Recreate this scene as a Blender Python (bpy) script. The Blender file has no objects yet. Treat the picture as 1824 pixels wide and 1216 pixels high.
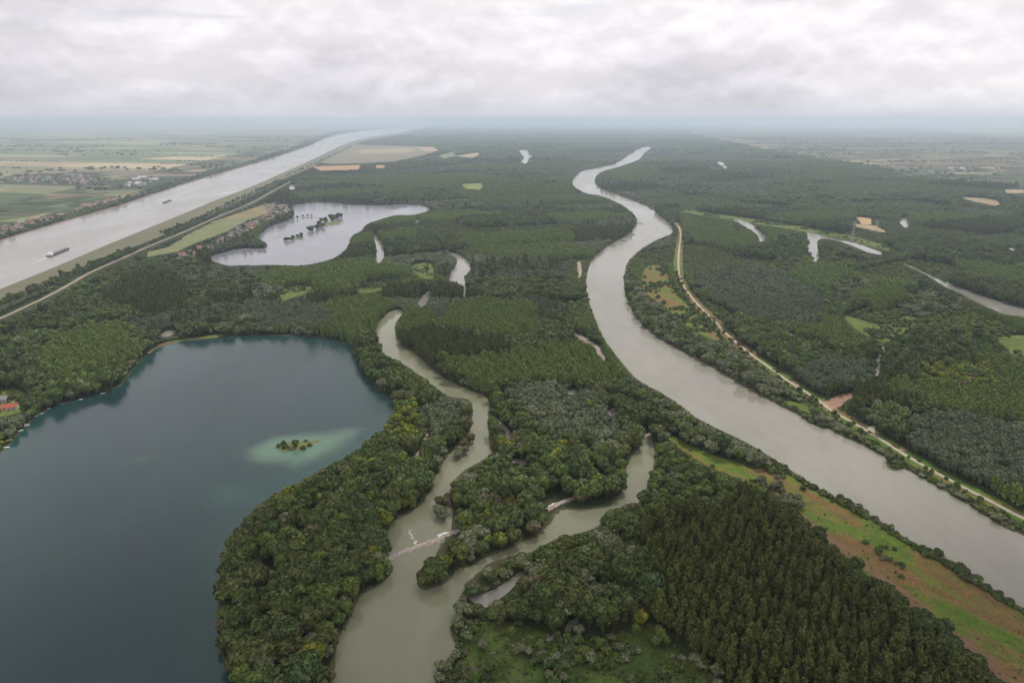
import bpy, bmesh, math, random
import numpy as np
from mathutils import Vector, noise as mnoise
from mathutils.geometry import delaunay_2d_cdt, tessellate_polygon

random.seed(7); RNG = np.random.default_rng(11)
R_ = math.radians
scene = bpy.context.scene
COL = scene.collection

# ------------------------------------------------------------------ camera
CAM_H = 300.0; PITCH = R_(17.95); F = 1216.0
cam_d = bpy.data.cameras.new("camera"); cam = bpy.data.objects.new("camera", cam_d); COL.objects.link(cam)
cam.location = (0, 0, CAM_H); cam.rotation_euler = (R_(90) - PITCH, 0, 0)
cam_d.sensor_width = 36; cam_d.lens = 24; cam_d.clip_start = 1; cam_d.clip_end = 400000
scene.camera = cam

# ------------------------------------------------------------------ sky, sun, exposure
SUN_EL, SUN_AZ = R_(58), R_(25)          # azimuth measured from the view direction to the right
w = bpy.data.worlds.new("World"); scene.world = w; w.use_nodes = True
nt = w.node_tree; nt.nodes.clear()
def N(t, typ, **kw):
    n = t.nodes.new(typ)
    for k, v in kw.items(): setattr(n, k, v)
    return n
def math_node(t, op, a, b=None, clamp=False):
    n = N(t, 'ShaderNodeMath', operation=op, use_clamp=clamp)
    for i, v in enumerate((a, b)):
        if v is None: continue
        if isinstance(v, (int, float)): n.inputs[i].default_value = v
        else: t.links.new(v, n.inputs[i])
    return n.outputs[0]
def mix_col(t, fac, a, b, mode='MIX'):
    n = N(t, 'ShaderNodeMix', data_type='RGBA', blend_type=mode)
    for i, v in ((0, fac), (6, a), (7, b)):
        if isinstance(v, (int, float)): n.inputs[i].default_value = v
        elif isinstance(v, tuple): n.inputs[i].default_value = (*v, 1) if len(v) == 3 else v
        else: t.links.new(v, n.inputs[i])
    return n.outputs[2]
def ramp(t, fac, stops):
    n = N(t, 'ShaderNodeValToRGB'); cr = n.color_ramp
    while len(cr.elements) < len(stops): cr.elements.new(0.5)
    for e, (p, c) in zip(cr.elements, stops):
        e.position = p; e.color = (*c, 1) if isinstance(c, tuple) else (c, c, c, 1)
    t.links.new(fac, n.inputs[0]); return n.outputs[0]
def noise_node(t, vec, scale, detail=4, rough=0.55, dist=0.0):
    n = N(t, 'ShaderNodeTexNoise'); n.inputs['Scale'].default_value = scale
    n.inputs['Detail'].default_value = detail; n.inputs['Roughness'].default_value = rough
    n.inputs['Distortion'].default_value = dist
    if vec is not None: t.links.new(vec, n.inputs['Vector'])
    return n.outputs[0]
def mapping(t, vec, loc=(0, 0, 0), rot=(0, 0, 0), scale=(1, 1, 1)):
    n = N(t, 'ShaderNodeMapping'); t.links.new(vec, n.inputs[0])
    n.inputs[1].default_value = loc; n.inputs[2].default_value = rot; n.inputs[3].default_value = scale
    return n.outputs[0]

sky = N(nt, 'ShaderNodeTexSky', sky_type='NISHITA', sun_disc=False, sun_elevation=SUN_EL, sun_rotation=SUN_AZ)
sky.air_density = 1.0; sky.dust_density = 2.0
tc = N(nt, 'ShaderNodeTexCoord').outputs['Generated']
sep = N(nt, 'ShaderNodeSeparateXYZ'); nt.links.new(tc, sep.inputs[0])
DX, DY, DZ = sep.outputs
v1 = mapping(nt, tc, (2.3, 0.2, 0.0), scale=(1.5, 1.5, 4.2))
big = noise_node(nt, v1, 2.0, 6, 0.46, 0.15)
v2 = mapping(nt, tc, (4.1, 1.7, 0.35), scale=(3.2, 3.2, 6.5))
fine = noise_node(nt, v2, 2.0, 8, 0.5, 0.1)
cl = math_node(nt, 'ADD', math_node(nt, 'MULTIPLY', big, 0.62), math_node(nt, 'MULTIPLY', fine, 0.38))
# darker, flat cloud bases lie low over the left half, brighter cloud tops higher and to the right
side = math_node(nt, 'MULTIPLY', DX, 0.10)
rise = math_node(nt, 'MULTIPLY', DZ, 0.9)
lift = math_node(nt, 'MINIMUM', math_node(nt, 'ADD', side, rise), 0.22)
tone = math_node(nt, 'ADD', cl, math_node(nt, 'SUBTRACT', lift, 0.04))
cloud = ramp(nt, tone, [(0.37, (5.5, 5.25, 5.7)), (0.46, (6.4, 6.1, 6.55)), (0.54, (7.3, 6.95, 7.35)), (0.66, (8.2, 7.85, 8.1))])
v3 = mapping(nt, tc, (6.2, 2.4, 0.8), scale=(3.4, 3.4, 6.0))
v3b = mapping(nt, tc, (6.2, 2.4, 0.8 + .085), scale=(3.4, 3.4, 6.0))
n3a, n3b = noise_node(nt, v3, 2.6, 8, .5, .1), noise_node(nt, v3b, 2.6, 8, .5, .1)
rel = math_node(nt, 'MULTIPLY', math_node(nt, 'SUBTRACT', n3a, n3b), 1.15)
rel = math_node(nt, 'MINIMUM', math_node(nt, 'MAXIMUM', rel, -.07), .15)
relc = N(nt, 'ShaderNodeCombineXYZ'); one = math_node(nt, 'ADD', rel, 1.0)
for q in range(3): nt.links.new(one, relc.inputs[q])
cloud = mix_col(nt, 1.0, cloud, relc.outputs[0], 'MULTIPLY')
low = math_node(nt, 'SUBTRACT', 1.0, math_node(nt, 'DIVIDE', DZ, 0.030), True)
low = math_node(nt, 'MULTIPLY', low, 0.85)
cloud = mix_col(nt, low, cloud, (6.3, 6.05, 6.5))
gapn = ramp(nt, noise_node(nt, mapping(nt, tc, (7.7, 3.1, .3), scale=(2.2, 2.2, 26)), 2.2, 5, .5), [(0.60, 0.0), (0.74, 1.0)])
gap = math_node(nt, 'MULTIPLY', gapn, 0.30)
skyc = mix_col(nt, gap, cloud, sky.outputs[0])
bg = N(nt, 'ShaderNodeBackground'); nt.links.new(skyc, bg.inputs[0]); bg.inputs[1].default_value = 0.101
wo = N(nt, 'ShaderNodeOutputWorld'); nt.links.new(bg.outputs[0], wo.inputs[0])

sl = bpy.data.lights.new("sun", 'SUN'); so = bpy.data.objects.new("sun", sl); COL.objects.link(so)
sl.energy = 2.4; sl.angle = R_(10); sl.color = (1.0, 0.95, 0.87)
so.location = (0, 0, 2000)
sd = Vector((math.sin(SUN_AZ) * math.cos(SUN_EL), math.cos(SUN_AZ) * math.cos(SUN_EL), math.sin(SUN_EL)))
so.rotation_euler = sd.to_track_quat('Z', 'Y').to_euler()

scene.view_settings.view_transform = 'Standard'; scene.view_settings.look = 'None'
scene.view_settings.exposure = 0.26; scene.view_settings.gamma = 1.0
scene.render.engine = 'CYCLES'
cy = scene.cycles
cy.max_bounces = 6; cy.diffuse_bounces = 2; cy.glossy_bounces = 2; cy.transmission_bounces = 1; cy.volume_bounces = 3
cy.caustics_reflective = False; cy.caustics_refractive = False
cy.use_denoising = True
try: cy.denoiser = 'OPENIMAGEDENOISE'
except Exception: pass
HAZE_DENSITY = 0.8e-4

# ------------------------------------------------------------------ picture <-> ground
CP, SP = math.cos(PITCH), math.sin(PITCH)
def G(px, py, z=0.0):
    u = (np.asarray(px, float) - 912) / F; v = (608 - np.asarray(py, float)) / F
    dx = u; dy = CP + v * SP; dz = -SP + v * CP
    t = (z - CAM_H) / np.minimum(dz, -1e-5)
    return dx * t, dy * t
def P(x, y, z=0.0):
    rz = np.asarray(z, float) - CAM_H
    d = np.maximum(np.asarray(y, float) * CP - rz * SP, 1.0); up = np.asarray(y, float) * SP + rz * CP
    return 912 + F * np.asarray(x, float) / d, 608 - F * up / d
def chaikin(pts, n=2, closed=True):
    p = np.array(pts, float)
    for _ in range(n):
        if closed:
            q = np.roll(p, -1, 0); p = np.stack([p * .75 + q * .25, p * .25 + q * .75], 1).reshape(-1, 2)
        else:
            a, b = p[:-1], p[1:]
            m = np.stack([a * .75 + b * .25, a * .25 + b * .75], 1).reshape(-1, 2)
            p = np.vstack([p[:1], m, p[-1:]])
    return p

# ------------------------------------------------------------------ outlines of the land and the water
LAKE = [(-40,830),(0,808),(14,795),(26,780),(40,766),(60,744),(90,726),(130,712),(180,701),(207,692),(222,678),(236,660),(246,645),
 (262,632),(285,617),(320,607),(370,603),(420,598),(470,597),(530,598),(580,602),(612,608),(628,622),(640,648),(655,672),(680,698),
 (700,715),(705,725),(698,745),(685,765),(668,775),(655,790),(630,805),(590,828),(555,845),(520,868),(480,885),(450,905),(430,935),
 (405,965),(398,990),(394,1030),(389,1065),(391,1110),(392,1150),(402,1185),(424,1216),(440,1300),(430,1420),(-260,1420),(-500,1300),(-420,1000),(-200,880)]
CHANNEL = [(721,552),(696,552),(682,567),(668,585),(671,600),(676,620),(688,637),(706,640),(728,655),(756,675),(778,695),(798,707),(838,710),
 (842,732),(838,755),(836,767),(824,786),(812,790),(806,800),(788,820),(781,840),(768,855),(768,870),(753,890),(743,902),(718,920),(691,932),(686,960),
 (692,985),(686,1000),(700,1006),(695,1022),(677,1040),(650,1052),(632,1070),(625,1097),(612,1120),(597,1140),(595,1170),(588,1216),(578,1310),
 (770,1310),(778,1216),(780,1197),(795,1177),(817,1165),(812,1142),(802,1125),(822,1100),(817,1078),(821,1062),(828,1050),(840,1034),(850,1022),(872,1004),(900,994),(920,989),
 (940,985),(962,980),(977,967),(997,957),(1020,954),(1037,949),(1072,937),(1076,912),(1108,905),(1113,897),(1151,895),(1152,872),(1158,847),(1167,832),
 (1168,805),(1163,782),(1156,775),(1143,783),(1136,800),(1123,812),(1113,832),(1113,855),(1110,870),(1101,885),(1086,900),(1053,905),(1016,906),
 (991,908),(983,925),(978,935),(956,945),(952,957),(930,962),(912,975),(880,985),(857,995),(840,1007),(812,1012),(807,1028),(777,1045),(750,1050),(741,1030),
 (755,1013),(780,995),(782,974),(802,954),(806,940),(808,905),(800,872),(816,845),(856,822),(880,811),(874,805),(872,765),(871,740),(873,722),(871,708),
 (841,696),(803,680),(771,660),(743,630),(716,620),(706,600),(703,580),(708,570),(718,560)]
BACKWATER = [(832,1064),(840,1059),(862,1056),(885,1046),(902,1033),(917,1023),(935,1012),(944,1013),(930,1029),(912,1048),(903,1057),(880,1073),(862,1085),(846,1074)]
RIVER = [(1164,262),(1148,261),(1132,267),(1114,280),(1102,290),(1062,299),(1037,304),(1022,314),(1018,324),(1024,335),(1047,346),(1067,347),(1097,359),(1119,372),
 (1134,387),(1134,399),(1124,415),(1110,424),(1084,437),(1064,453),(1052,467),(1044,490),(1043,517),(1049,540),(1062,575),(1074,602),(1092,627),(1112,652),
 (1132,675),(1157,689),(1189,707),(1212,722),(1246,750),(1291,770),(1330,788),(1368,811),(1405,836),(1450,865),(1488,886),(1528,902),(1543,915),(1573,930),(1610,957),
 (1645,977),(1693,999),(1718,1012),(1738,1032),(1778,1057),(1823,1084),(1960,1165),(2150,1270),(2200,1120),(1960,1020),(1823,952),(1793,940),(1768,925),(1730,900),(1680,872),(1633,845),
 (1608,832),(1592,838),(1580,832),(1582,815),(1548,797),(1503,777),(1475,762),(1450,758),(1432,742),(1405,730),(1367,710),(1312,680),(1274,655),(1237,637),(1199,617),
 (1162,595),(1137,570),(1122,545),(1114,517),(1113,485),(1119,465),(1134,450),(1152,437),(1174,425),(1197,417),(1202,409),(1187,392),(1162,372),(1132,359),(1102,347),
 (1074,339),(1059,327),(1060,315),(1072,305),(1092,300),(1129,289),(1144,280),(1146,273)]
CANAL = [(-260,520),(0,430),(100,400),(200,372),(275,347),(350,322),(456,292),(506,276),(548,261),(576,248),(600,240),(640,234),(681,230.5),(721,228),(806,215.5),
 (803,217),(740,231),(721,235),(661,244),(618,254),(556,285),(506,307),(455,330),(375,360),(300,392),(200,432),(100,475),(0,515),(-260,622)]
LAKE2 = [(518,368),(530,364),(556,361),(593,361),(631,366),(681,366),(726,364),(751,366),(769,372),(756,379),(728,384),(706,382),(673,392),(650,400),(645,412),(626,418),(622,440),
 (598,459),(578,465),(538,474),(481,471),(456,473),(425,472),(408,474),(388,468),(371,462),(380,455),(400,450),(415,444),(436,442),(470,443),(478,438),(470,430),(458,425),(465,415),(481,402),(506,395),(522,389),(525,378)]
BACKS = [
 [(742,547),(748,532),(756,524),(769,513),(766,532),(756,546)],
 [(792,446),(806,455),(815,462),(811,475),(801,487),(797,502),(806,500),(826,507),(825,536),(831,517),(828,492),(841,480),(837,465),(815,452)],
 [(663,420),(671,416),(676,427),(683,435),(685,465),(668,470),(671,442)],
 [(735,392),(751,390),(743,399)],
 [(511,332),(526,327),(527,336),(518,339)],
 [(1302,390),(1317,389),(1344,402),(1349,410),(1370,424),(1352,433),(1348,415),(1324,402)],
 [(1431,412),(1456,417),(1493,427),(1523,432),(1553,443),(1582,455),(1553,452),(1523,441),(1513,435),(1480,426),(1457,424),(1457,438),(1460,471),(1450,470),(1443,453),(1434,440),(1445,434),(1439,424)],
 [(1608,468),(1648,485),(1672,498),(1723,517),(1778,537),(1824,549),(2050,590),(2050,612),(1824,563),(1790,561),(1743,540),(1713,523),(1680,510),(1656,492),(1615,473)],
 [(1599,392),(1615,384),(1621,405),(1609,406)],
 [(1560,671),(1556,662),(1567,650),(1556,645),(1558,638),(1568,629),(1571,622),(1560,608),(1565,606),(1577,622),(1574,634),(1564,644),(1573,652),(1569,664)],
 [(922,268),(939,266),(941,274),(951,276),(943,282),(938,293),(927,289),(935,281)],
 [(1788,443),(1805,441.5),(1822,445.5),(1812,447)],
 [(1272,289),(1287,288),(1297,296),(1293,302),(1285,295)],
 [(1006,1120),(1012,1106),(1030,1096),(1033,1085),(1038,1086),(1037,1104),(1020,1112),(1012,1127)],
 [(972,1130),(993,1135),(985,1143),(974,1141)],
 [(953,1160),(970,1144),(974,1156),(986,1165),(978,1168),(968,1160)],
 [(1082,730),(1095,724),(1104,735),(1092,741),(1082,738)],
 [(1006,697),(1022,692),(1036,702),(1018,704)],
 [(284,600),(290,591),(312,587),(316,592),(300,601)],
 [(875,742),(889,745),(908,772),(919,784),(907,785),(894,768)],
 [(884,807),(911,815),(937,821),(937,830),(911,822)],
]
FARM_L = [(-600,560),(-260,512),(0,424),(100,394),(200,366),(275,341),(350,316),(455,287),(506,271),(548,256),(576,243),(600,236),(640,230),(681,227),(721,225),(806,214),(-600,214)]
FARM_R = [(1380,272),(1480,288),(1560,300),(1620,318),(1700,327),(1824,335),(2330,350),(2330,214),(1270,214),(1225,238),(1290,252),(1340,262)]
FIELDS_MID = [
 ([(300,440),(330,420),(375,398),(430,378),(470,364),(490,362),(478,380),(440,393),(405,412),(350,432),(315,448),(262,458),(258,450)], (.155,.165,.075)),
 ([(372,397),(430,378),(470,364),(488,363),(476,380),(430,388)], (.20,.17,.085)),
 ([(631,258),(660,259),(735,260),(775,263),(780,268),(760,275),(700,288),(640,291),(592,292),(570,290)], (.19,.165,.115)),
 ([(640,267),(730,264),(745,268),(720,272),(640,274)], (.30,.26,.14)),
 ([(556,297),(600,295),(645,294),(641,302),(570,304)], (.36,.22,.12)),
 ([(668,294),(688,294),(686,299),(668,300)], (.36,.22,.12)),
 ([(745,262),(772,262),(780,268),(768,271),(752,268)], (.36,.26,.17)),
 ([(812,278),(850,272),(857,276),(840,281)], (.34,.27,.17)),
 ([(780,276),(815,270),(812,278),(790,282)], (.19,.19,.1)),
 ([(1705,350),(1760,354),(1790,362),(1775,367),(1730,358)], (.28,.22,.13)),
 ([(1790,338),(1824,338),(1824,344),(1792,344)], (.34,.24,.16)),
 ([(1524,386),(1552,389),(1553,400),(1535,400)], (.36,.25,.13)),
 ([(1521,399),(1560,402),(1580,414),(1565,412),(1525,404)], (.33,.24,.14)),
 ([(822,328),(860,326),(858,338),(830,336)], (.17,.2,.06)),
]
MEADOWS = [
 ([(1172,764),(1195,773),(1232,795),(1272,811),(1312,823),(1346,838),(1364,830),(1378,826),(1405,846),(1450,873),(1488,896),(1528,912),(1573,940),(1610,966),(1645,985),(1693,1010),(1738,1040),(1778,1066),(1823,1092),(2000,1200),(2000,1330),(1850,1300),
   (1778,1216),(1718,1165),(1660,1112),(1600,1068),(1545,1025),(1500,984),(1450,950),(1420,925),(1405,893),(1368,873),(1310,851),(1258,830),(1212,801)], 'strip'),
 ([(822,1118),(850,1108),(890,1104),(945,1116),(1000,1135),(1060,1142),(1130,1118),(1165,1106),(1205,1150),(1262,1192),(1300,1230),(1320,1310),(770,1310),(786,1210),(825,1172)], 'wet'),
 ([(1150,472),(1186,473),(1200,520),(1235,552),(1265,580),(1290,603),(1270,607),(1240,592),(1212,572),(1186,545),(1158,530),(1138,505)], 'strip'),
 ([(1492,556),(1520,566),(1580,582),(1598,566),(1625,562),(1642,570),(1600,597),(1580,612),(1560,604),(1530,592)], 'lush'),
 ([(1762,604),(1824,594),(1900,600),(1900,630),(1805,640),(1790,612)], 'lush'),
 ([(496,522),(512,511),(560,505),(552,520),(520,532),(498,537)], 'lush'),
 ([(628,520),(650,510),(690,512),(660,522)], 'lush'),
 ([(728,472),(765,465),(780,480),(770,500),(740,490)], 'wetlush'),
 ([(0,695),(28,690),(46,702),(58,722),(44,733),(20,738),(-60,760),(-100,690)], 'lush'),
 ([(1205,371),(1250,378),(1300,384),(1368,394),(1413,401),(1470,411),(1520,421),(1560,432),(1600,446),(1590,449),(1520,429),(1460,417),(1400,407),(1300,391),(1215,378)], 'lush'),
 ([(1372,708),(1400,712),(1440,722),(1450,735),(1440,735),(1404,722),(1380,716)], 'strip'),
 ([(262,628),(285,612),(320,603),(370,598),(400,594),(398,600),(320,609),(285,620),(266,632)], 'strip'),
]
# grass verge beside the long gravel road on the right bank, and bare soil patches
ROADS = {
 'gravel_road': ([(1203,397),(1210,404),(1213,420),(1209,445),(1208,482),(1212,498),(1227,525),(1257,557),(1277,577),(1294,595),(1324,621),(1367,652),(1405,680),(1450,707),(1480,731),(1513,749),(1553,772),(1588,795),(1613,811),(1680,849),(1730,875),(1805,914),(1900,965),(2000,1010)], 2.0),
 'dyke_road': ([(-120,612),(0,568),(40,549),(75,533),(120,509),(155,488),(190,472),(230,455),(262,440),(300,425),(340,408),(372,393),(405,379),(440,366),(470,350),(500,333),(520,322)], 3.4),
 'spit_track': ([(744,722),(757,738),(760,760),(757,785),(748,806),(739,822)], 2.4),
 'wood_track': ([(452,952),(454,975),(456,990),(463,1006),(476,1018),(492,1022)], 2.0),
 'clearing_track': ([(566,1055),(558,1068),(558,1085),(562,1104)], 2.2),
 'bank_track': ([(1031,466),(1034,476),(1031,495)], 5.0),
 'forest_track': ([(1012,588),(1030,598),(1048,608),(1062,616),(1068,630),(1080,642)], 3.4),
 'side_road': ([(1553,772),(1551,764),(1560,760)], 3.2),
}
SOILS = [
 [(1460,718),(1478,731),(1493,725),(1508,713),(1527,703),(1515,698),(1488,705)],
 [(1406,676),(1420,680),(1425,690),(1416,690)],
 [(1014,590),(1030,594),(1052,606),(1050,614),(1030,604)],
 [(262,626),(276,622),(272,634),(263,632)],
 [(1600,796),(1614,800),(1608,804)],
]
# stands of trees: id -> outline
STANDS = [
 (36, [(1390,330),(1440,326),(1530,330),(1600,338),(1480,341),(1410,337)]), (36, [(1480,362),(1600,358),(1700,366),(1640,372),(1540,370)]), (34, [(1060,306),(1130,296),(1180,310),(1120,330),(1075,322)]),
 (34, [(560,320),(700,314),(900,322),(980,334),(820,342),(640,336)]), (36, [(1640,374),(1700,378),(1760,390),(1690,386)]), (34, [(1210,384),(1290,392),(1310,420),(1240,440),(1215,420)]), (36, [(1480,455),(1560,470),(1540,480),(1490,470)]),
 (34, [(1690,470),(1824,490),(1824,520),(1740,500)]), (37, [(1240,330),(1330,322),(1400,345),(1300,358)]), (36, [(640,505),(700,498),(740,508),(680,524)]),
 (17, [(640,610),(660,600),(700,640),(760,680),(845,700),(845,800),(770,880),(690,940),(690,1010),(640,1070),(600,1140),(590,1310),(400,1310),(380,1050),(420,930),(560,835),(660,770),(705,730),(640,650)]),
 (13, [(690,742),(722,722),(742,722),(748,770),(745,812),(712,812),(688,790)]),
 (11, [(752,730),(830,715),(830,760),(790,800),(765,790)]),
 (20, [(741,1060),(760,1000),(806,930),(800,870),(860,815),(940,820),(1010,850),(1060,840),(1110,880),(1080,905),(985,940),(950,965),(860,1000),(800,1045)]),
 (20, [(872,700),(935,690),(1100,700),(1150,760),(1130,810),(1105,880),(1000,890),(900,830),(870,800)]),
 (11, [(905,702),(960,690),(1040,702),(1090,735),(1110,770),(1105,800),(1060,805),(1010,795),(960,775),(935,745),(912,725)]),
 (13, [(875,790),(905,770),(925,800),(915,815),(885,808)]),
 (21, [(815,1060),(880,1000),(980,960),(1075,935),(1160,890),(1175,930),(1140,980),(1160,1090),(1050,1140),(960,1120),(900,1110),(820,1110)]),
 (16, [(1160,800),(1230,800),(1300,840),(1390,900),(1420,950),(1290,930),(1180,920),(1150,880)]),
 (10, [(1143,990),(1140,940),(1175,930),(1250,940),(1285,925),(1320,885),(1370,895),(1420,935),(1455,965),(1500,1000),(1545,1040),(1600,1082),(1655,1125),(1700,1175),(1760,1235),(1800,1330),(1300,1330),(1262,1192),(1205,1150),(1165,1100)]),
 (12, [(1160,690),(1200,715),(1250,755),(1300,775),(1370,820),(1420,855),(1400,880),(1330,850),(1270,825),(1215,790),(1180,760),(1150,720)]),
 (12, [(1112,480),(1118,545),(1160,600),(1240,640),(1320,690),(1420,745),(1480,770),(1550,805),(1640,855),(1800,945),(1900,990),(1900,960),(1800,912),(1680,846),(1600,800),(1500,742),(1440,702),(1360,648),(1290,602),(1230,580),(1180,550),(1135,510)]),
 (14, [(780,590),(800,560),(860,545),(950,552),(965,600),(910,612),(850,606)]),
 (14, [(70,645),(120,610),(200,590),(240,620),(262,645),(200,668),(120,692),(80,690)]),
 (10, [(180,540),(230,505),(300,495),(340,520),(330,560),(260,570)]),
 (15, [(1230,500),(1330,478),(1420,500),(1470,540),(1450,590),(1350,580),(1265,540)]),
 (14, [(1400,500),(1430,470),(1500,482),(1530,500),(1500,520),(1465,530)]),
 (14, [(1520,530),(1560,510),(1620,530),(1600,545),(1560,560)]),
 (12, [(1470,530),(1500,505),(1560,505),(1520,530),(1500,550)]),
 (12, [(1590,545),(1640,520),(1720,550),(1760,560),(1700,575),(1640,570)]),
 (13, [(1630,660),(1690,650),(1760,660),(1790,690),(1760,712),(1690,705),(1630,690)]),
 (18, [(1640,570),(1720,560),(1780,580),(1824,600),(1790,620),(1700,620),(1620,610)]),
 (14, [(1560,700),(1640,690),(1760,720),(1900,760),(1900,790),(1790,760),(1650,740)]),
 (15, [(1600,760),(1700,750),(1900,800),(1900,930),(1800,890),(1700,850),(1620,800)]),
 (12, [(1520,750),(1560,730),(1640,750),(1600,775)]),
 (15, [(420,560),(520,540),(600,570),(580,595),(470,592)]),
 (15, [(1390,700),(1460,640),(1560,660),(1550,700),(1500,700),(1450,705)]),
]
VILLAGES = [
 ('canal', [(-40,424),(0,408),(60,392),(130,382),(150,366),(190,358),(250,346),(258,350),(200,367),(100,396),(0,426)], 132),
 ('fields', [(0,318),(60,314),(130,309),(165,316),(180,330),(110,328),(0,324)], 60),
 ('sheds', [(215,332),(240,320),(270,312),(285,318),(262,330),(230,336)], 22),
 ('lakeside', [(288,468),(310,460),(345,445),(385,428),(420,410),(440,398),(468,386),(476,378),(470,366),(488,363),(512,367),(518,382),(500,392),(480,400),(460,412),(440,424),(410,438),(360,462),(325,470)], 118),
 ('far', [(1690,300),(1720,296),(1745,302),(1730,310),(1695,308)], 14),
]

# ------------------------------------------------------------------ land-cover map (1 px of the photograph per cell)
MX, MY, MW, MH = -700, 200, 3300, 1240
cover = np.zeros((MH, MW), np.uint8)
def fill(poly, val):
    p = np.array(poly, float)
    x0, x1 = int(max(p[:, 0].min() - 1, MX)), int(min(p[:, 0].max() + 2, MX + MW))
    y0, y1 = int(max(p[:, 1].min() - 1, MY)), int(min(p[:, 1].max() + 2, MY + MH))
    if x1 <= x0 or y1 <= y0: return
    xs = np.arange(x0, x1)[None, :] + 0.5; ys = np.arange(y0, y1)[:, None] + 0.5
    inside = np.zeros((y1 - y0, x1 - x0), bool)
    for (ax, ay), (bx, by) in zip(p, np.roll(p, -1, 0)):
        if ay == by: continue
        c = (ay > ys) != (by > ys)
        inside ^= c & (xs < (bx - ax) * (ys - ay) / (by - ay) + ax)
    cover[y0 - MY:y1 - MY, x0 - MX:x1 - MX][inside] = val
def ribbon_px(pts, half):
    p = chaikin(pts, 2, False); x, y = G(p[:, 0], p[:, 1])
    d = np.gradient(np.stack([x, y], 1), axis=0); d /= np.linalg.norm(d, axis=1)[:, None] + 1e-9
    n = np.stack([-d[:, 1], d[:, 0]], 1)
    return np.stack([x, y], 1), n, half
def ribbon_poly(pts, half):
    c, n, h = ribbon_px(pts, half)
    ring = np.vstack([c + n * h, (c - n * h)[::-1]])
    px, py = P(ring[:, 0], ring[:, 1]); return np.stack([px, py], 1)
WATERS = [LAKE, CHANNEL, BACKWATER, RIVER, CANAL, LAKE2] + BACKS
smooth = {id(q): chaikin(q, 2) for q in WATERS}
for sid, poly in STANDS: fill(poly, sid)
fill(FARM_L, 3); fill(FARM_R, 3)
DYKE_OUT = [(-260,660),(0,545),(50,525),(145,484),(235,441),(300,415),(370,384),(455,344),(503,320),(560,296),(590,280),(631,257),(661,249),(721,239),(780,226)]
for q, c in FIELDS_MID: fill(q, 2)
for nm, q, n in VILLAGES: fill(q, 4)
fill(ribbon_poly(ROADS['gravel_road'][0], 10), 2)
fill(ribbon_poly(ROADS['dyke_road'][0], 11), 2)
for q, k in MEADOWS: fill(chaikin(q, 1), 2)
for q in WATERS: fill(smooth[id(q)], 1)
fill([(-260,640),(-260,600),(0,512),(100,473),(200,430),(300,390),(375,358),(455,328),(506,305),(556,283),(618,252),(661,243),(721,234)] + DYKE_OUT[::-1], 5)
fill(smooth[id(CANAL)], 1)
for q in ([(964,884),(1000,879),(1012,893),(988,912),(966,910)], [(1136,768),(1166,766),(1166,782),(1138,788)], [(806,938),(820,938),(820,950),(800,956)]): fill(q, 5)
for k, (pts, h) in ROADS.items(): fill(ribbon_poly(pts, h * 0.9), 5)
for q in SOILS: fill(q, 5)
def cov(px, py):
    i = np.clip(np.floor(np.asarray(py) - MY).astype(int), 0, MH - 1); j = np.clip(np.floor(np.asarray(px) - MX).astype(int), 0, MW - 1)
    return cover[i, j]

# ------------------------------------------------------------------ materials
def new_mat(name):
    m = bpy.data.materials.new(name); m.use_nodes = True; t = m.node_tree
    b = t.nodes['Principled BSDF']; return m, t, b
def simple(name, col, rough=0.8, var=0.15, scale=0.4, spec=0.3):
    m, t, b = new_mat(name)
    o = N(t, 'ShaderNodeTexCoord').outputs['Object']
    f = ramp(t, noise_node(t, o, scale, 5, .6), [(0.3, tuple(c * (1 - var) for c in col)), (0.7, tuple(c * (1 + var) for c in col))])
    t.links.new(f, b.inputs['Base Color']); b.inputs['Roughness'].default_value = rough
    b.inputs['Specular IOR Level'].default_value = spec
    return m
def foliage(name, cols, spread=0.35):
    m, t, b = new_mat(name)
    oi = N(t, 'ShaderNodeObjectInfo').outputs['Random']
    k = len(cols)
    c = ramp(t, oi, [(i / (k - 1), q) for i, q in enumerate(cols)])
    a = N(t, 'ShaderNodeAttribute'); a.attribute_name = 'tint'
    g = math_node(t, 'ADD', math_node(t, 'MULTIPLY', a.outputs['Fac'], 2 * spread), 1 - spread)
    hs = N(t, 'ShaderNodeHueSaturation'); t.links.new(c, hs.inputs['Color']); t.links.new(g, hs.inputs['Value'])
    t.links.new(hs.outputs[0], b.inputs['Base Color'])
    b.inputs['Roughness'].default_value = 0.75; b.inputs['Specular IOR Level'].default_value = 0.15
    return m
FK = 1.85
def cc(*rgb): return tuple(v * FK for v in rgb)
M_FOL = {
 'dark': foliage('dark_foliage', [cc(.033,.049,.015), cc(.042,.058,.016), cc(.053,.060,.018), cc(.035,.054,.020)], .45),
 'mid': foliage('green_foliage', [cc(.046,.076,.017), cc(.054,.077,.017), cc(.064,.079,.019), cc(.047,.071,.022)], .45),
 'yellow': foliage('yellow_green_foliage', [cc(.072,.088,.011), cc(.098,.102,.013), cc(.080,.092,.014), cc(.068,.098,.013)], .4),
 'willow': foliage('silver_willow_foliage', [cc(.078,.088,.046), cc(.098,.105,.062), cc(.070,.082,.038), cc(.088,.094,.054)], .5),
 'young': foliage('young_willow_foliage', [cc(.069,.088,.046), cc(.086,.102,.058), cc(.075,.094,.048)], .5),
 'grey': foliage('grey_green_foliage', [cc(.054,.070,.038), cc(.064,.078,.044), cc(.050,.067,.036)], .45),
 'poplar': foliage('poplar_foliage', [cc(.046,.056,.014), cc(.056,.064,.016), cc(.040,.052,.014)], .5),
 'olive': foliage('olive_poplar_foliage', [cc(.080,.112,.026), cc(.094,.122,.028), cc(.075,.108,.030)], .45),
 'russet': foliage('russet_foliage', [cc(.075,.062,.030), cc(.066,.060,.030), cc(.080,.070,.036)], .45),
}
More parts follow.
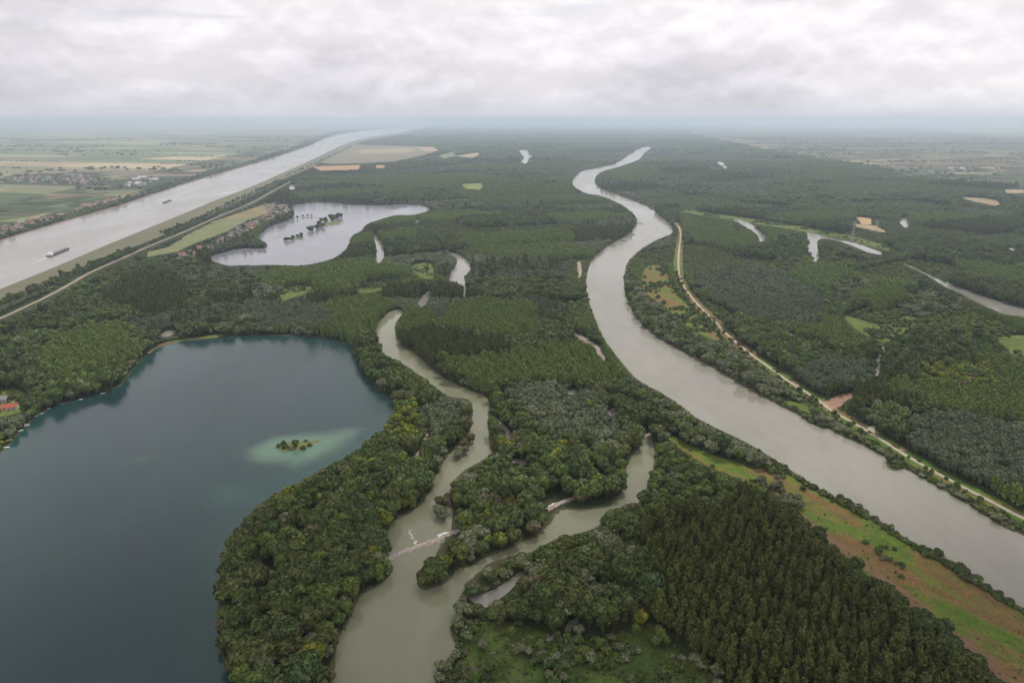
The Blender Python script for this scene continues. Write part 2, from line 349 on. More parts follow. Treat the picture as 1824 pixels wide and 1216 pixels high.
M_BARK = simple('bark', (.09, .075, .055), .9, .3, 1.0)

def ground_mat():
    m, t, b = new_mat('ground_soil_and_grass')
    o = N(t, 'ShaderNodeTexCoord').outputs['Object']
    n1 = noise_node(t, o, .004, 6, .6); n2 = noise_node(t, o, .06, 5, .65)
    c = ramp(t, n1, [(.35, (.030, .044, .018)), (.5, (.040, .055, .020)), (.65, (.055, .062, .026))])
    c = mix_col(t, ramp(t, n2, [(.4, 0.0), (.62, .6)]), c, (.028, .034, .016))
    t.links.new(c, b.inputs['Base Color']); b.inputs['Roughness'].default_value = .95; b.inputs['Specular IOR Level'].default_value = .1
    return m
_a, _b = G([1405, 1778], [850, 1066]); STRIP_ANG = math.atan2(_b[1] - _b[0], _a[1] - _a[0])
def meadow_mat(kind):
    m, t, b = new_mat('meadow_' + kind)
    o = N(t, 'ShaderNodeTexCoord').outputs['Object']
    # the strip follows the river: streaks run along it
    s = mapping(t, mapping(t, o, rot=(0, 0, -STRIP_ANG)), scale=(.011, .040, 1)) if kind == 'strip' else mapping(t, o, scale=(.035, .035, 1))
    n1 = noise_node(t, s, 1.0, 6, .6, .4); n2 = noise_node(t, o, .10, 7, .7); n3 = noise_node(t, o, .5, 5, .7)
    if kind == 'strip':
        c = ramp(t, n1, [(.36, (.058, .130, .014)), (.46, (.115, .165, .024)), (.53, (.18, .130, .045)), (.62, (.195, .095, .045)), (.72, (.11, .135, .035))])
    elif kind == 'wet':
        c = ramp(t, n1, [(.35, (.040, .060, .018)), (.47, (.070, .112, .024)), (.56, (.095, .125, .032)), (.66, (.125, .105, .045))])
    else:
        c = ramp(t, n1, [(.35, (.085, .125, .024)), (.5, (.125, .165, .034)), (.65, (.155, .170, .048))])
    c = mix_col(t, ramp(t, n2, [(.42, 0.0), (.64, .75)]), c, (.034, .050, .018) if kind != 'strip' else (.085, .10, .03))
    v = ramp(t, n3, [(.3, .6), (.7, 1.3)])
    c = mix_col(t, 1.0, c, v, 'MULTIPLY')
    t.links.new(c, b.inputs['Base Color']); b.inputs['Roughness'].default_value = .95; b.inputs['Specular IOR Level'].default_value = .1
    bu = N(t, 'ShaderNodeBump'); bu.inputs['Strength'].default_value = .5; bu.inputs['Distance'].default_value = .6
    t.links.new(n3, bu.inputs['Height']); t.links.new(bu.outputs[0], b.inputs['Normal'])
    return m
def attr_mat(name, rough=.9, scale=.02):
    m, t, b = new_mat(name)
    a = N(t, 'ShaderNodeAttribute'); a.attribute_name = 'Col'
    o = N(t, 'ShaderNodeTexCoord').outputs['Object']
    v = ramp(t, noise_node(t, o, scale, 5, .6), [(.3, .82), (.7, 1.15)])
    t.links.new(mix_col(t, 1.0, a.outputs[0], v, 'MULTIPLY'), b.inputs['Base Color'])
    b.inputs['Roughness'].default_value = rough; b.inputs['Specular IOR Level'].default_value = .1
    return m
def water_mat(name, deep, edge=None, rough=.12, wave=.25, mottled=.12):
    m, t, b = new_mat(name)
    o = N(t, 'ShaderNodeTexCoord').outputs['Object']
    n = noise_node(t, mapping(t, o, rot=(0, 0, .6), scale=(.010, .004, 1)), 1.0, 5, .55, .5)
    n = math_node(t, 'ADD', math_node(t, 'MULTIPLY', n, .6), math_node(t, 'MULTIPLY', noise_node(t, mapping(t, o, rot=(0, 0, .6), scale=(.05, .02, 1)), 1.0, 6, .6, .8), .4)); c = ramp(t, n, [(.36, tuple(v * (1 - mottled) for v in deep)), (.62, tuple(v * (1 + mottled) for v in deep))])
    if edge:
        for nm, col in edge:
            a = N(t, 'ShaderNodeAttribute'); a.attribute_name = nm
            c = mix_col(t, a.outputs['Fac'], c, col)
    t.links.new(c, b.inputs['Base Color'])
    r = ramp(t, noise_node(t, mapping(t, o, rot=(0, 0, .9), scale=(.006, .0025, 1)), 1.0, 4, .5, .6), [(.35, rough * .6), (.65, rough * 1.9)])
    t.links.new(r, b.inputs['Roughness'])
    b.inputs['IOR'].default_value = 1.333
    bu = N(t, 'ShaderNodeBump'); bu.inputs['Strength'].default_value = wave; bu.inputs['Distance'].default_value = .12
    t.links.new(noise_node(t, o, .55, 3, .6), bu.inputs['Height']); t.links.new(bu.outputs[0], b.inputs['Normal'])
    return m

# ------------------------------------------------------------------ mesh helpers
def link(o, parent=None):
    COL.objects.link(o)
    if parent is not None: o.parent = parent
    return o
def mesh_obj(name, verts, faces, mats, parent=None, mat_idx=None, do_link=True):
    me = bpy.data.meshes.new(name); me.from_pydata([tuple(v) for v in verts], [], faces)
    for m in (mats if isinstance(mats, (list, tuple)) else [mats]): me.materials.append(m)
    if mat_idx is not None: me.polygons.foreach_set('material_index', np.asarray(mat_idx, np.int32))
    me.update(); o = bpy.data.objects.new(name, me)
    if do_link: link(o, parent)
    return o
def tag(o, label=None, cat=None, group=None, kind=None):
    if label: o['label'] = label
    if cat: o['category'] = cat
    if group: o['group'] = group
    if kind: o['kind'] = kind
    return o
def empty(name, loc, rz=0.0, scale=1.0):
    o = bpy.data.objects.new(name, None); link(o); o.location = loc; o.rotation_euler = (0, 0, rz)
    o.scale = (scale,) * 3 if isinstance(scale, (int, float)) else scale
    o.empty_display_size = 1; return o
class MB:
    def __init__(s): s.v = []; s.f = []
    def box(s, x0, x1, y0, y1, z0, z1):
        i = len(s.v)
        s.v += [(x0,y0,z0),(x1,y0,z0),(x1,y1,z0),(x0,y1,z0),(x0,y0,z1),(x1,y0,z1),(x1,y1,z1),(x0,y1,z1)]
        s.f += [(i,i+3,i+2,i+1),(i+4,i+5,i+6,i+7),(i,i+1,i+5,i+4),(i+1,i+2,i+6,i+5),(i+2,i+3,i+7,i+6),(i+3,i,i+4,i+7)]
    def tube(s, a, b, r0, r1, n=6):
        a, b = Vector(a), Vector(b); d = (b - a).normalized()
        x = d.orthogonal().normalized(); y = d.cross(x); i = len(s.v)
        for p, r in ((a, r0), (b, r1)):
            for k in range(n):
                t = 2 * math.pi * k / n; s.v.append(tuple(p + x * math.cos(t) * r + y * math.sin(t) * r))
        for k in range(n): s.f.append((i + k, i + (k + 1) % n, i + n + (k + 1) % n, i + n + k))
        s.f.append(tuple(range(i + n, i + 2 * n))); s.f.append(tuple(range(i + n - 1, i - 1, -1)))
    def loft(s, rings):
        i = len(s.v); n = len(rings[0])
        for r in rings: s.v += [tuple(p) for p in r]
        for a in range(len(rings) - 1):
            for k in range(n):
                s.f.append((i + a*n + k, i + a*n + (k+1) % n, i + (a+1)*n + (k+1) % n, i + (a+1)*n + k))
        s.f.append(tuple(range(i + n - 1, i - 1, -1))); s.f.append(tuple(range(i + (len(rings)-1)*n, i + len(rings)*n)))
    def build(s, name, mat, parent=None): return mesh_obj(name, s.v, s.f, mat, parent)

def sheet(name, polys_px, z, mat, rough_edge=0.0, smoothed=True):
    """flat sheet(s) on the ground from outlines seen in the photograph"""
    V, Fc = [], []
    for q in polys_px:
        p = chaikin(q, 2) if smoothed else np.array(q, float)
        x, y = G(p[:, 0], p[:, 1], z)
        if rough_edge:
            x = x + RNG.normal(0, rough_edge, len(x)); y = y + RNG.normal(0, rough_edge, len(y))
        pts = [Vector((a, b, 0)) for a, b in zip(x, y)]
        tr = tessellate_polygon([pts]); i = len(V)
        V += [(v.x, v.y, z) for v in pts]
        for a, b, c in tr:
            n = (pts[b] - pts[a]).cross(pts[c] - pts[a]).z
            if abs(n) < 1e-6: continue
            Fc.append((i+a, i+b, i+c) if n > 0 else (i+a, i+c, i+b))
    return mesh_obj(name, V, Fc, mat)
def ribbon(name, pts, half, z, mat):
    c, n, h = ribbon_px(pts, half)
    L, Rr = c + n * h * (1 + RNG.normal(0, .12, len(c)))[:, None], c - n * h * (1 + RNG.normal(0, .12, len(c)))[:, None]
    V = []; Fc = []
    for a, b in zip(L, Rr): V += [(a[0], a[1], z), (b[0], b[1], z)]
    for k in range(len(c) - 1): Fc.append((2*k, 2*k+1, 2*k+3, 2*k+2))
    me = mesh_obj(name, V, Fc, mat); return me

# ------------------------------------------------------------------ the setting
GZ = 60000.0
gx_ = np.r_[-GZ, -30000:-8000:8j, -8000:8000:33j, 8000:30000:8j, GZ]; gx_ = np.unique(gx_); gy_ = np.unique(np.r_[-800:8000:23j, 8000:30000:12j, GZ])
g = mesh_obj('ground', [(a, b, 0) for b in gy_ for a in gx_], [(r*len(gx_)+c, r*len(gx_)+c+1, (r+1)*len(gx_)+c+1, (r+1)*len(gx_)+c) for r in range(len(gy_)-1) for c in range(len(gx_)-1)], ground_mat())
tag(g, 'dark green and brown ground of the flat river plain', kind='structure')

# patchwork of fields
def fields_mesh():
    pal = [(.30,.27,.17),(.23,.22,.13),(.20,.22,.12),(.13,.16,.08),(.19,.18,.10),(.26,.22,.13),(.085,.115,.050),(.10,.135,.055),(.13,.155,.070),(.075,.10,.045),(.17,.175,.085),(.15,.15,.08),(.30,.24,.14),(.38,.30,.18),(.16,.125,.09),(.20,.17,.11),(.11,.135,.06),(.09,.12,.065)]
    V, Fc, C = [], [], []; hedges = []
    rnd = random.Random(3)
    for side, ang, xr in (('l', R_(-14), (-17000, 2500)), ('r', R_(9), (1500, 22000))):
        ca, sa = math.cos(ang), math.sin(ang); v = 400.0
        while v < 30000:
            dep = rnd.uniform(110, 330) * (1 + v / 9000); u = xr[0] - 3000
            while u < xr[1] + 3000:
                wid = rnd.uniform(350, 1500) * (1 + v / 20000); col = rnd.choice(pal); k = rnd.uniform(.85, 1.15); col = tuple(c * k for c in col)
                n = max(1, int(wid / (70 + v / 60))); du = wid / n; hg = rnd.random() < .26; bg_ = 4
                nv = max(1, int(dep / 110))
                for a in range(n):
                    for b_ in range(nv):
                        q = []
                        for uu, vv in ((a, b_), (a+1, b_), (a+1, b_+1), (a, b_+1)):
                            U = u + uu * du + (bg_ if uu == 0 else -bg_ if uu == n else 0); W = v + vv * dep / nv + (bg_ if vv == 0 else -bg_ if vv == nv else 0)
                            q.append((U * ca - W * sa, U * sa + W * ca))
                        if min(p[1] for p in q) < 300: continue
                        px, py = P(np.array([p[0] for p in q]), np.array([p[1] for p in q]))
                        if px.max() < -550 or px.min() > 2300: continue
                        if not np.all(cov(px, py) == 3): continue
                        i = len(V); V += [(p[0], p[1], .12 + max(0, p[1] - 1500) * 2.5e-4) for p in q]; Fc.append((i, i+1, i+2, i+3)); C.append(col)
                        if hg and b_ == 0 and v > 900: hedges.append((q[0], q[1]))
                u += wid
            v += dep
    return V, Fc, C, hedges
V, Fc, C, HEDGES = fields_mesh()
def col_attr(o, C):
    me = o.data; a = me.attributes.new('Col', 'FLOAT_COLOR', 'FACE')
    a.data.foreach_set('color', np.array([(*c, 1) for c in C], np.float32).ravel())
M_FIELD = attr_mat('farm_crops', .95, .01)
fo = mesh_obj('farmland_fields', V, Fc, M_FIELD); col_attr(fo, C)
tag(fo, 'patchwork of green and tan crop fields on the plain', kind='structure')
Vm, Fm, Cm = [], [], []
for k, (q, c) in enumerate(FIELDS_MID):
    o = sheet('tmp', [q], .30 + .03 * k, M_FIELD, 0, False); i = len(Vm)
    Vm += [tuple(v.co) for v in o.data.vertices]
    for p in o.data.polygons: Fm.append(tuple(j + i for j in p.vertices)); Cm.append(c)
    bpy.data.objects.remove(o)
fo = mesh_obj('clearing_fields', Vm, Fm, M_FIELD); col_attr(fo, Cm)
tag(fo, 'olive and tan open fields between the forest and the canal', kind='structure')
for kind, lab in (('strip', 'patchy green and brown grassland strip beside the river'), ('wet', 'dark green wet meadow with low scrub'), ('lush', 'bright green grassy clearings in the forest'), ('wetlush', 'green marshy clearing beside a backwater')):
    qs = [q for q, k in MEADOWS if k == kind]
    o = sheet('meadow', qs, .16 if kind == 'strip' else .2, meadow_mat(kind if kind in ('strip', 'wet') else 'lush')); tag(o, lab, kind='structure')
verge = ribbon('grass_verge', ROADS['gravel_road'][0], 9.0, .24, meadow_mat('strip')); tag(verge, 'grassy verge on both sides of the gravel road', kind='structure')
M_SOIL = simple('red_brown_soil', (.27, .165, .11), .95, .25, .15)
o = sheet('bare_soil', SOILS, .3, M_SOIL, .6); tag(o, 'bare reddish soil of small cleared patches', kind='structure')
# ploughed reddish margin along the plantation
MARGIN = [(1330,850),(1368,868),(1400,895),(1425,922),(1450,946),(1500,980),(1545,1020),(1600,1062),(1660,1108),(1718,1160),(1780,1214),(1900,1320),(1935,1300),(1800,1205),(1735,1150),(1680,1105),(1610,1050),(1560,1010),(1510,972),(1480,950),(1440,925),(1410,893),(1372,862)]
def margin_mat():
    m, t, b = new_mat('ploughed_margin')
    o = N(t, 'ShaderNodeTexCoord').outputs['Object']
    n1 = noise_node(t, o, .035, 6, .65, .6); n2 = noise_node(t, mapping(t, mapping(t, o, rot=(0, 0, -STRIP_ANG)), scale=(.05, .8, 1)), 1, 4, .6)
    c = ramp(t, n1, [(.34, (.125, .10, .045)), (.46, (.165, .105, .062)), (.58, (.19, .115, .075)), (.72, (.11, .115, .04))])
    c = mix_col(t, 1.0, c, ramp(t, n2, [(.3, .8), (.7, 1.2)]), 'MULTIPLY')
    t.links.new(c, b.inputs['Base Color']); b.inputs['Roughness'].default_value = .95; b.inputs['Specular IOR Level'].default_value = .1
    return m
o = sheet('ploughed_field', [MARGIN], .26, margin_mat(), 1.2); tag(o, 'narrow ploughed reddish brown field along the plantation edge', kind='structure')
M_ROAD = simple('pale_gravel', (.36, .31, .25), .95, .15, .25)
M_TRACK = simple('dirt', (.27, .225, .175), .95, .2, .3)
for k, (pts, h) in ROADS.items():
    o = ribbon(k, pts, h, .34, M_ROAD if k in ('gravel_road', 'side_road') else M_TRACK)
    tag(o, {'gravel_road': 'pale gravel road running along the right bank of the river', 'dyke_road': 'pale road along the foot of the canal dyke', 'spit_track': 'narrow sandy track through the wooded spit',
            'wood_track': 'curved pale track in the wood near the lake shore', 'clearing_track': 'short dirt track in the wood beside the channel', 'bank_track': 'bare sandy track near the river bank',
            'forest_track': 'broken sandy track in the forest by the river', 'side_road': 'short gravel turn-off from the bank road'}[k], kind='structure')

# water
WZ = .45
M_RIVER = water_mat('turbid_river_water', (.212, .202, .165), rough=.14)
M_CHAN = water_mat('green_channel_water', (.165, .168, .108), rough=.12)
M_CANAL = water_mat('grey_canal_water', (.24, .225, .195), rough=.16)
M_LAKE2 = water_mat('lilac_grey_lake_water', (.17, .17, .19), rough=.14)
M_BACK = water_mat('backwater', (.20, .19, .16), rough=.10)
tag(sheet('main_river', [RIVER], WZ, M_RIVER), 'wide beige river winding away to the horizon', kind='structure')
tag(sheet('side_channel', [CHANNEL], WZ, M_CHAN), 'green turbid side channel between the lake and the river', kind='structure')
tag(sheet('backwater_inlet', [BACKWATER], WZ, M_BACK), 'grey backwater behind a wooded tongue of land', kind='structure')
tag(sheet('far_lake', [LAKE2], WZ, M_LAKE2), 'pale lilac lake with small wooded islands', kind='structure')
tag(sheet('forest_ponds', BACKS, WZ, M_BACK, 1.1), 'small pale backwaters and pools scattered in the forest', kind='structure')
CZ = 6.0
tag(sheet('canal', [CANAL], CZ, M_CANAL), 'broad straight grey shipping canal above the plain', kind='structure')
# canal dykes: sloping banks from the raised water down to the plain
def dyke(name, inner, outer, n, mat, crest=7.2):
    def res(p, z):
        p = chaikin(p, 2, False); x, y = G(p[:, 0], p[:, 1], z); c = np.stack([x, y], 1)
        return c
    a = res(inner, CZ); b = res(outer, 0.0)
    # match the outer line to the inner one by distance along the view
    t = a[:, 1]; o = np.argsort(b[:, 1]); bx = np.interp(t, b[o, 1], b[o, 0])
    V, Fc = [], []
    for (ax, ay), ox in zip(a, bx):
        sgn = 1 if ox > ax else -1; wdt = max(abs(ox - ax), 25)
        for f, z in ((-.02, CZ - .6), (.10, crest), (.16, crest), (1.0, .05)): V.append((ax + sgn * wdt * f, ay, z))
    for k in range(len(a) - 1):
        for j in range(3): Fc.append((4*k+j, 4*k+j+1, 4*k+j+5, 4*k+j+4))
    return mesh_obj(name, V, Fc, mat)
_a, _b = G([100, 455], [475, 330]); DYKE_ANG = math.atan2(_b[1] - _b[0], _a[1] - _a[0])
def dyke_mat():
    m, t, b = new_mat('dyke_grass')
    o = N(t, 'ShaderNodeTexCoord').outputs['Object']
    n1 = noise_node(t, mapping(t, mapping(t, o, rot=(0, 0, -DYKE_ANG)), scale=(.003, .05, 1)), 1, 5, .6, .3)
    c = ramp(t, n1, [(.3, (.085, .085, .045)), (.5, (.11, .105, .055)), (.7, (.14, .115, .065))])
    t.links.new(c, b.inputs['Base Color']); b.inputs['Roughness'].default_value = .95; return m
M_DYKE = dyke_mat()
CAN_NEAR = [(-260,622),(0,515),(100,475),(200,432),(300,392),(375,360),(455,330),(506,307),(556,285),(618,254),(661,244),(721,235)]
CAN_FAR = [(-260,520),(0,430),(100,400),(200,372),(275,347),(350,322),(456,292),(506,276),(548,261),(576,248)]
tag(dyke('canal_embankment', CAN_NEAR, DYKE_OUT, 0, M_DYKE), 'long olive grass embankment on the near side of the canal', kind='structure')
tag(dyke('canal_embankment', CAN_FAR, [(x, y - 5) for x, y in CAN_FAR], 0, simple('dyke_stone', (.17, .12, .10), .9, .15, .02)), 'thin brownish embankment on the far side of the canal', kind='structure')

# the blue lake: depth and shoals as vertex attributes of the water itself
def seg_dist(pts, poly):
    d = np.full(len(pts), 1e9)
    for a, b in zip(poly, np.roll(poly, -1, 0)):
        ab = b - a; t = np.clip(((pts - a) @ ab) / max(ab @ ab, 1e-9), 0, 1)
        d = np.minimum(d, np.linalg.norm(pts - (a + t[:, None] * ab), axis=1))
    return d
def inside_poly(pts, p):
    r = np.zeros(len(pts), bool)
    for (ax, ay), (bx, by) in zip(p, np.roll(p, -1, 0)):
        if ay == by: continue
        c = (ay > pts[:, 1]) != (by > pts[:, 1])
        r ^= c & (pts[:, 0] < (bx - ax) * (pts[:, 1] - ay) / (by - ay) + ax)
    return r
def lake():
    p = chaikin(LAKE, 2); x, y = G(p[:, 0], p[:, 1], WZ); ring = np.stack([x, y], 1)
    gx, gy = np.meshgrid(np.arange(ring[:, 0].min(), ring[:, 0].max(), 9.0), np.arange(ring[:, 1].min(), ring[:, 1].max(), 9.0))
    pts = np.stack([gx.ravel(), gy.ravel()], 1) + RNG.uniform(-2, 2, (gx.size, 2))
    pts = pts[inside_poly(pts, ring)]; pts = pts[seg_dist(pts, ring) > 4]
    allp = [Vector(v) for v in np.vstack([ring, pts])]; n = len(ring)
    vs, es, fs, *_ = delaunay_2d_cdt(allp, [], [list(range(n))], 1, 1e-4)
    F2 = [tuple(f) if (vs[f[1]] - vs[f[0]]).cross(vs[f[2]] - vs[f[0]]) > 0 else tuple(f[::-1]) for f in fs]
    o = mesh_obj('lake', [(v.x, v.y, WZ) for v in vs], F2, water_mat('deep_teal_lake_water', (.010, .029, .031), [('weed', (.018, .070, .060)), ('rim', (.016, .060, .048)), ('shoal', (.080, .150, .100))], rough=.15, wave=.2))
    q = np.array([(v.x, v.y) for v in vs]); dist = seg_dist(q, ring)
    def shape(poly, soft):
        c = chaikin(poly, 2); xx, yy = G(c[:, 0], c[:, 1], WZ); r = np.stack([xx, yy], 1)
        d = seg_dist(q, r) * np.where(inside_poly(q, r), 1, -1); nz = np.array([mnoise.fractal((a * .02, b * .02, 3.1), 1, 2, 4) for a, b in q])
        return np.clip((d + nz * soft * .5 + soft * .2) / soft, 0, 1)
    shoal = .9 * shape([(425,800),(465,788),(500,776),(560,772),(600,770),(645,762),(615,792),(575,816),(530,838),(500,826),(460,832),(430,822)], 17)
    shoal = np.maximum(shoal, .5 * shape([(228,818),(265,812),(300,808),(308,812),(270,818),(235,822)], 16))
    shoal = np.maximum(shoal, .45 * shape([(390,975),(402,968),(396,1010),(386,1060),(372,1050),(374,1010)], 10))
    weed = np.maximum(.7 * shape([(340,890),(400,860),(470,868),(480,885),(420,905),(360,915)], 40), .45 * shape([(420,830),(520,845),(640,770),(660,790),(560,850),(470,880)], 50))
    rim = np.clip(.75 * np.exp(-dist / 11.0), 0, 1)
    for nm, v in (('rim', rim), ('shoal', shoal), ('weed', weed)):
        a = o.data.attributes.new(nm, 'FLOAT', 'POINT'); a.data.foreach_set('value', v.astype(np.float32))
    return o
tag(lake(), 'large deep blue green lake with pale shoals around an islet', kind='structure')

# earth banks along the nearer waters
M_BANK = simple('bank_earth', (.060, .060, .030), .95, .3, .08)
def bank(name, q, lab, wid=4.5, hgt=1.1, skip=None):
    p = chaikin(q, 2); x, y = G(p[:, 0], p[:, 1], WZ); c = np.stack([x, y], 1)
    area = np.sum(c[:, 0] * np.roll(c[:, 1], -1) - np.roll(c[:, 0], -1) * c[:, 1])
    d = np.roll(c, -1, 0) - np.roll(c, 1, 0); d /= np.linalg.norm(d, axis=1)[:, None] + 1e-9
    n = np.stack([d[:, 1], -d[:, 0]], 1) * (1 if area > 0 else -1)
    jit = 1 + RNG.normal(0, .25, len(c)); m = len(c); V, Fc = [], []
    for k in range(m):
        for off, z in ((-.8 - abs(jit[k] - 1) * 3, WZ - .1), (wid * .35 * jit[k], hgt * jit[k]), (wid * jit[k], .05)):
            V.append((c[k, 0] + n[k, 0] * off, c[k, 1] + n[k, 1] * off, z))
    for k in range(m):
        if c[k, 1] > 2600 or np.linalg.norm(c[k] - c[(k + 1) % m]) > 400: continue
        for j in range(2):
            a, b_ = 3*k+j, 3*((k+1) % m)+j; f = (a, a+1, b_+1, b_)
            Fc.append(f if area < 0 else f[::-1])
    return tag(mesh_obj(name, V, Fc, M_BANK), lab, kind='structure')
bank('river_bank', RIVER, 'low earth banks of the main river')
bank('channel_bank', CHANNEL, 'low earth banks of the side channel', 3.0, .9)
bank('lake_shore', LAKE, 'narrow earth shore round the blue lake', 1.6, .6)

# ------------------------------------------------------------------ tree shapes
def ico(sub):
    bm = bmesh.new(); bmesh.ops.create_icosphere(bm, subdivisions=sub, radius=1)
    v = np.array([x.co[:] for x in bm.verts]); f = [tuple(q.index for q in x.verts) for x in bm.faces]; bm.free(); return v, f
ICO1 = ico(2); ICO0 = ico(1)
class Crown:
    def __init__(s, seed): s.r = np.random.default_rng(seed); s.v = []; s.f = []; s.t = []
    def core(s, c, rad, tint=.4, sub=0):
        v, f = ICO1 if sub else ICO0; i = len(s.v)
        vv = v * rad * (1 + s.r.normal(0, .10, (len(v), 1))) + c
        s.v += [tuple(p) for p in vv]; s.f += [tuple(j + i for j in q) for q in f]; s.t += [tint] * len(f)
    def leaves(s, c, rad, n, size, up=-.55, stretch=(1, 1), jit=.55):
        r = s.r
        d = r.normal(size=(n * 3, 3)); d /= np.linalg.norm(d, axis=1)[:, None]; d = d[d[:, 2] > up][:n]
        pos = np.asarray(c) + d * rad * r.uniform(.82, 1.12, (len(d), 1))
        nrm = d * .95 + r.normal(0, jit, d.shape) ; nrm /= np.linalg.norm(nrm, axis=1)[:, None]
        ref = r.normal(size=d.shape); a = np.cross(nrm, ref); a /= np.linalg.norm(a, axis=1)[:, None] + 1e-9; b = np.cross(nrm, a)
        sz = size * r.uniform(.6, 1.25, (len(d), 1)); clump = r.uniform(.25, .75)
        for p, A, B, k in zip(pos, a * sz * stretch[0], b * sz * stretch[1], r.uniform(-.28, .28, len(d))):
            i = len(s.v); s.v += [tuple(p - A * .5 - B * .35), tuple(p + A * .5 - B * .5), tuple(p + A * .4 + B * .5), tuple(p - A * .55 + B * .4)]
            s.f.append((i, i+1, i+2, i+3)); s.t.append(min(1, max(0, clump + k)))
def crown_broad(seed, R=6.0, H=17.0, nl=12, nleaf=95, size=1.35):
    c = Crown(seed); r = c.r; zb = H * .30; zm = H - R * .55
    for k in range(nl):
        t = k / nl; a = k * 2.4 + r.uniform(-.4, .4); rr = R * (0.15 + .62 * math.sqrt(t)) * r.uniform(.8, 1.1)
        z = zm - (rr / R) ** 2 * R * r.uniform(.35, 1.25) + r.uniform(-.6, .6); lr = R * r.uniform(.30, .50)
        p = np.array((math.cos(a) * rr, math.sin(a) * rr, z))
        c.core(p, np.array((lr, lr, lr * .9)) * .84); c.leaves(p, np.array((lr, lr, lr * .85)), nleaf, size)
    c.core(np.array((0, 0, (zb + zm) / 2)), np.array((R * .62, R * .62, (zm - zb) * .62)), .3, 1)
    c.leaves(np.array((0, 0, (zb + zm) / 2 + .5)), np.array((R * .72, R * .72, (zm - zb) * .66)), nleaf * 2, size, -.9)
    return c
def crown_poplar(seed, R=2.6, H=22.0, n=560, size=1.15):
    c = Crown(seed); r = c.r; zb = H * .22; L = H - zb
    for k in range(6):
        t = (k + .5) / 6; rad = R * (math.sin(math.pi * min(1, (t * .92 + .10))) ** .62) * .74
        c.core(np.array((r.uniform(-.2, .2), r.uniform(-.2, .2), zb + L * t)), np.array((rad, rad, L / 8.5)), .3)
    for k in range(26):
        t = r.uniform(.02, 1.0); rad = R * (math.sin(math.pi * min(1, (t * .90 + .10))) ** .62); a = r.uniform(0, 6.28)
        p = np.array((math.cos(a) * rad * .62, math.sin(a) * rad * .62, zb + L * t * .97))
        c.leaves(p, np.array((rad * .42 + .3, rad * .42 + .3, 1.5)), n // 26, size, -.8, (.8, 1.25))
    return c
def crown_shrub(seed, R=2.6, H=3.6, nl=6, nleaf=55, size=.85):
    c = Crown(seed); r = c.r
    for k in range(nl):
        a = k * 2.4; rr = R * .6 * math.sqrt(k / nl); lr = R * r.uniform(.38, .58)
        p = np.array((math.cos(a) * rr, math.sin(a) * rr, max(lr * .55, H - lr - rr * r.uniform(.2, .8))))
        c.core(p, np.array((lr, lr, lr)) * .84); c.leaves(p, np.array((lr, lr, lr)), nleaf, size, -.8)
    return c
def trunk_mb(R, H, seed, limbs=4):
    m = MB(); r = random.Random(seed)
    m.tube((0, 0, -.3), (r.uniform(-.2, .2), r.uniform(-.2, .2), H * .55), R * .085 + .12, R * .045 + .06, 7)
    for k in range(limbs):
        a = k * 6.28 / limbs + r.uniform(-.4, .4); z = H * r.uniform(.25, .45)
        m.tube((0, 0, z), (math.cos(a) * R * .55, math.sin(a) * R * .55, z + H * .25), R * .04 + .04, .05, 5)
    return m
PROTO = []   # species, kind, mats
def add_proto(kind, mat, crown, R, H, limbs=4, stem=True):
    me_c = bpy.data.meshes.new('crown'); me_c.from_pydata(crown.v, [], crown.f); me_c.materials.append(M_FOL[mat])
    a = me_c.attributes.new('tint', 'FLOAT', 'FACE'); a.data.foreach_set('value', np.array(crown.t, np.float32)); me_c.update()
    tm = trunk_mb(R, H, len(PROTO), limbs) if stem else trunk_mb(R * .4, H, len(PROTO), 3)
    me_t = bpy.data.meshes.new('trunk'); me_t.from_pydata(tm.v, [], tm.f); me_t.materials.append(M_BARK); me_t.update()
    i = len(crown.v)
    me_j = bpy.data.meshes.new('whole_tree'); me_j.from_pydata(crown.v + tm.v, [], crown.f + [tuple(q + i for q in f) for f in tm.f])
    me_j.materials.append(M_FOL[mat]); me_j.materials.append(M_BARK)
    me_j.polygons.foreach_set('material_index', np.array([0] * len(crown.f) + [1] * len(tm.f), np.int32))
    a = me_j.attributes.new('tint', 'FLOAT', 'FACE'); a.data.foreach_set('value', np.array(crown.t + [.5] * len(tm.f), np.float32)); me_j.update()
    PROTO.append(dict(kind=kind, mat=mat, crown=me_c, trunk=me_t, whole=me_j, R=R, H=H)); return len(PROTO) - 1
B_DARK = [add_proto('broadleaf_tree', 'dark', crown_broad(1, 6.2, 17), 6.2, 17), add_proto('broadleaf_tree', 'dark', crown_broad(2, 5.2, 18, 10), 5.2, 18), add_proto('broadleaf_tree', 'dark', crown_broad(3, 7.0, 16, 14), 7.0, 16)]
B_MID = [add_proto('broadleaf_tree', 'mid', crown_broad(4, 5.6, 15, 11), 5.6, 15), add_proto('broadleaf_tree', 'mid', crown_broad(5, 4.6, 16, 9), 4.6, 16)]
B_YEL = [add_proto('broadleaf_tree', 'yellow', crown_broad(6, 5.0, 13, 10), 5.0, 13), add_proto('broadleaf_tree', 'yellow', crown_broad(7, 4.2, 12, 9), 4.2, 12)]
B_RUS = [add_proto('broadleaf_tree', 'russet', crown_broad(17, 4.8, 13, 10), 4.8, 13)]
WIL = [add_proto('willow_tree', 'willow', crown_broad(8, 5.2, 12.5, 13, 90, 1.15), 5.2, 12.5), add_proto('willow_tree', 'willow', crown_broad(9, 4.4, 12, 11, 90, 1.1), 4.4, 12)]
YOU = [add_proto('willow_tree', 'young', crown_broad(10, 2.9, 10.5, 6, 60, 1.0), 2.9, 10.5), add_proto('willow_tree', 'young', crown_broad(12, 2.6, 11.5, 6, 60, .95), 2.6, 11.5)]
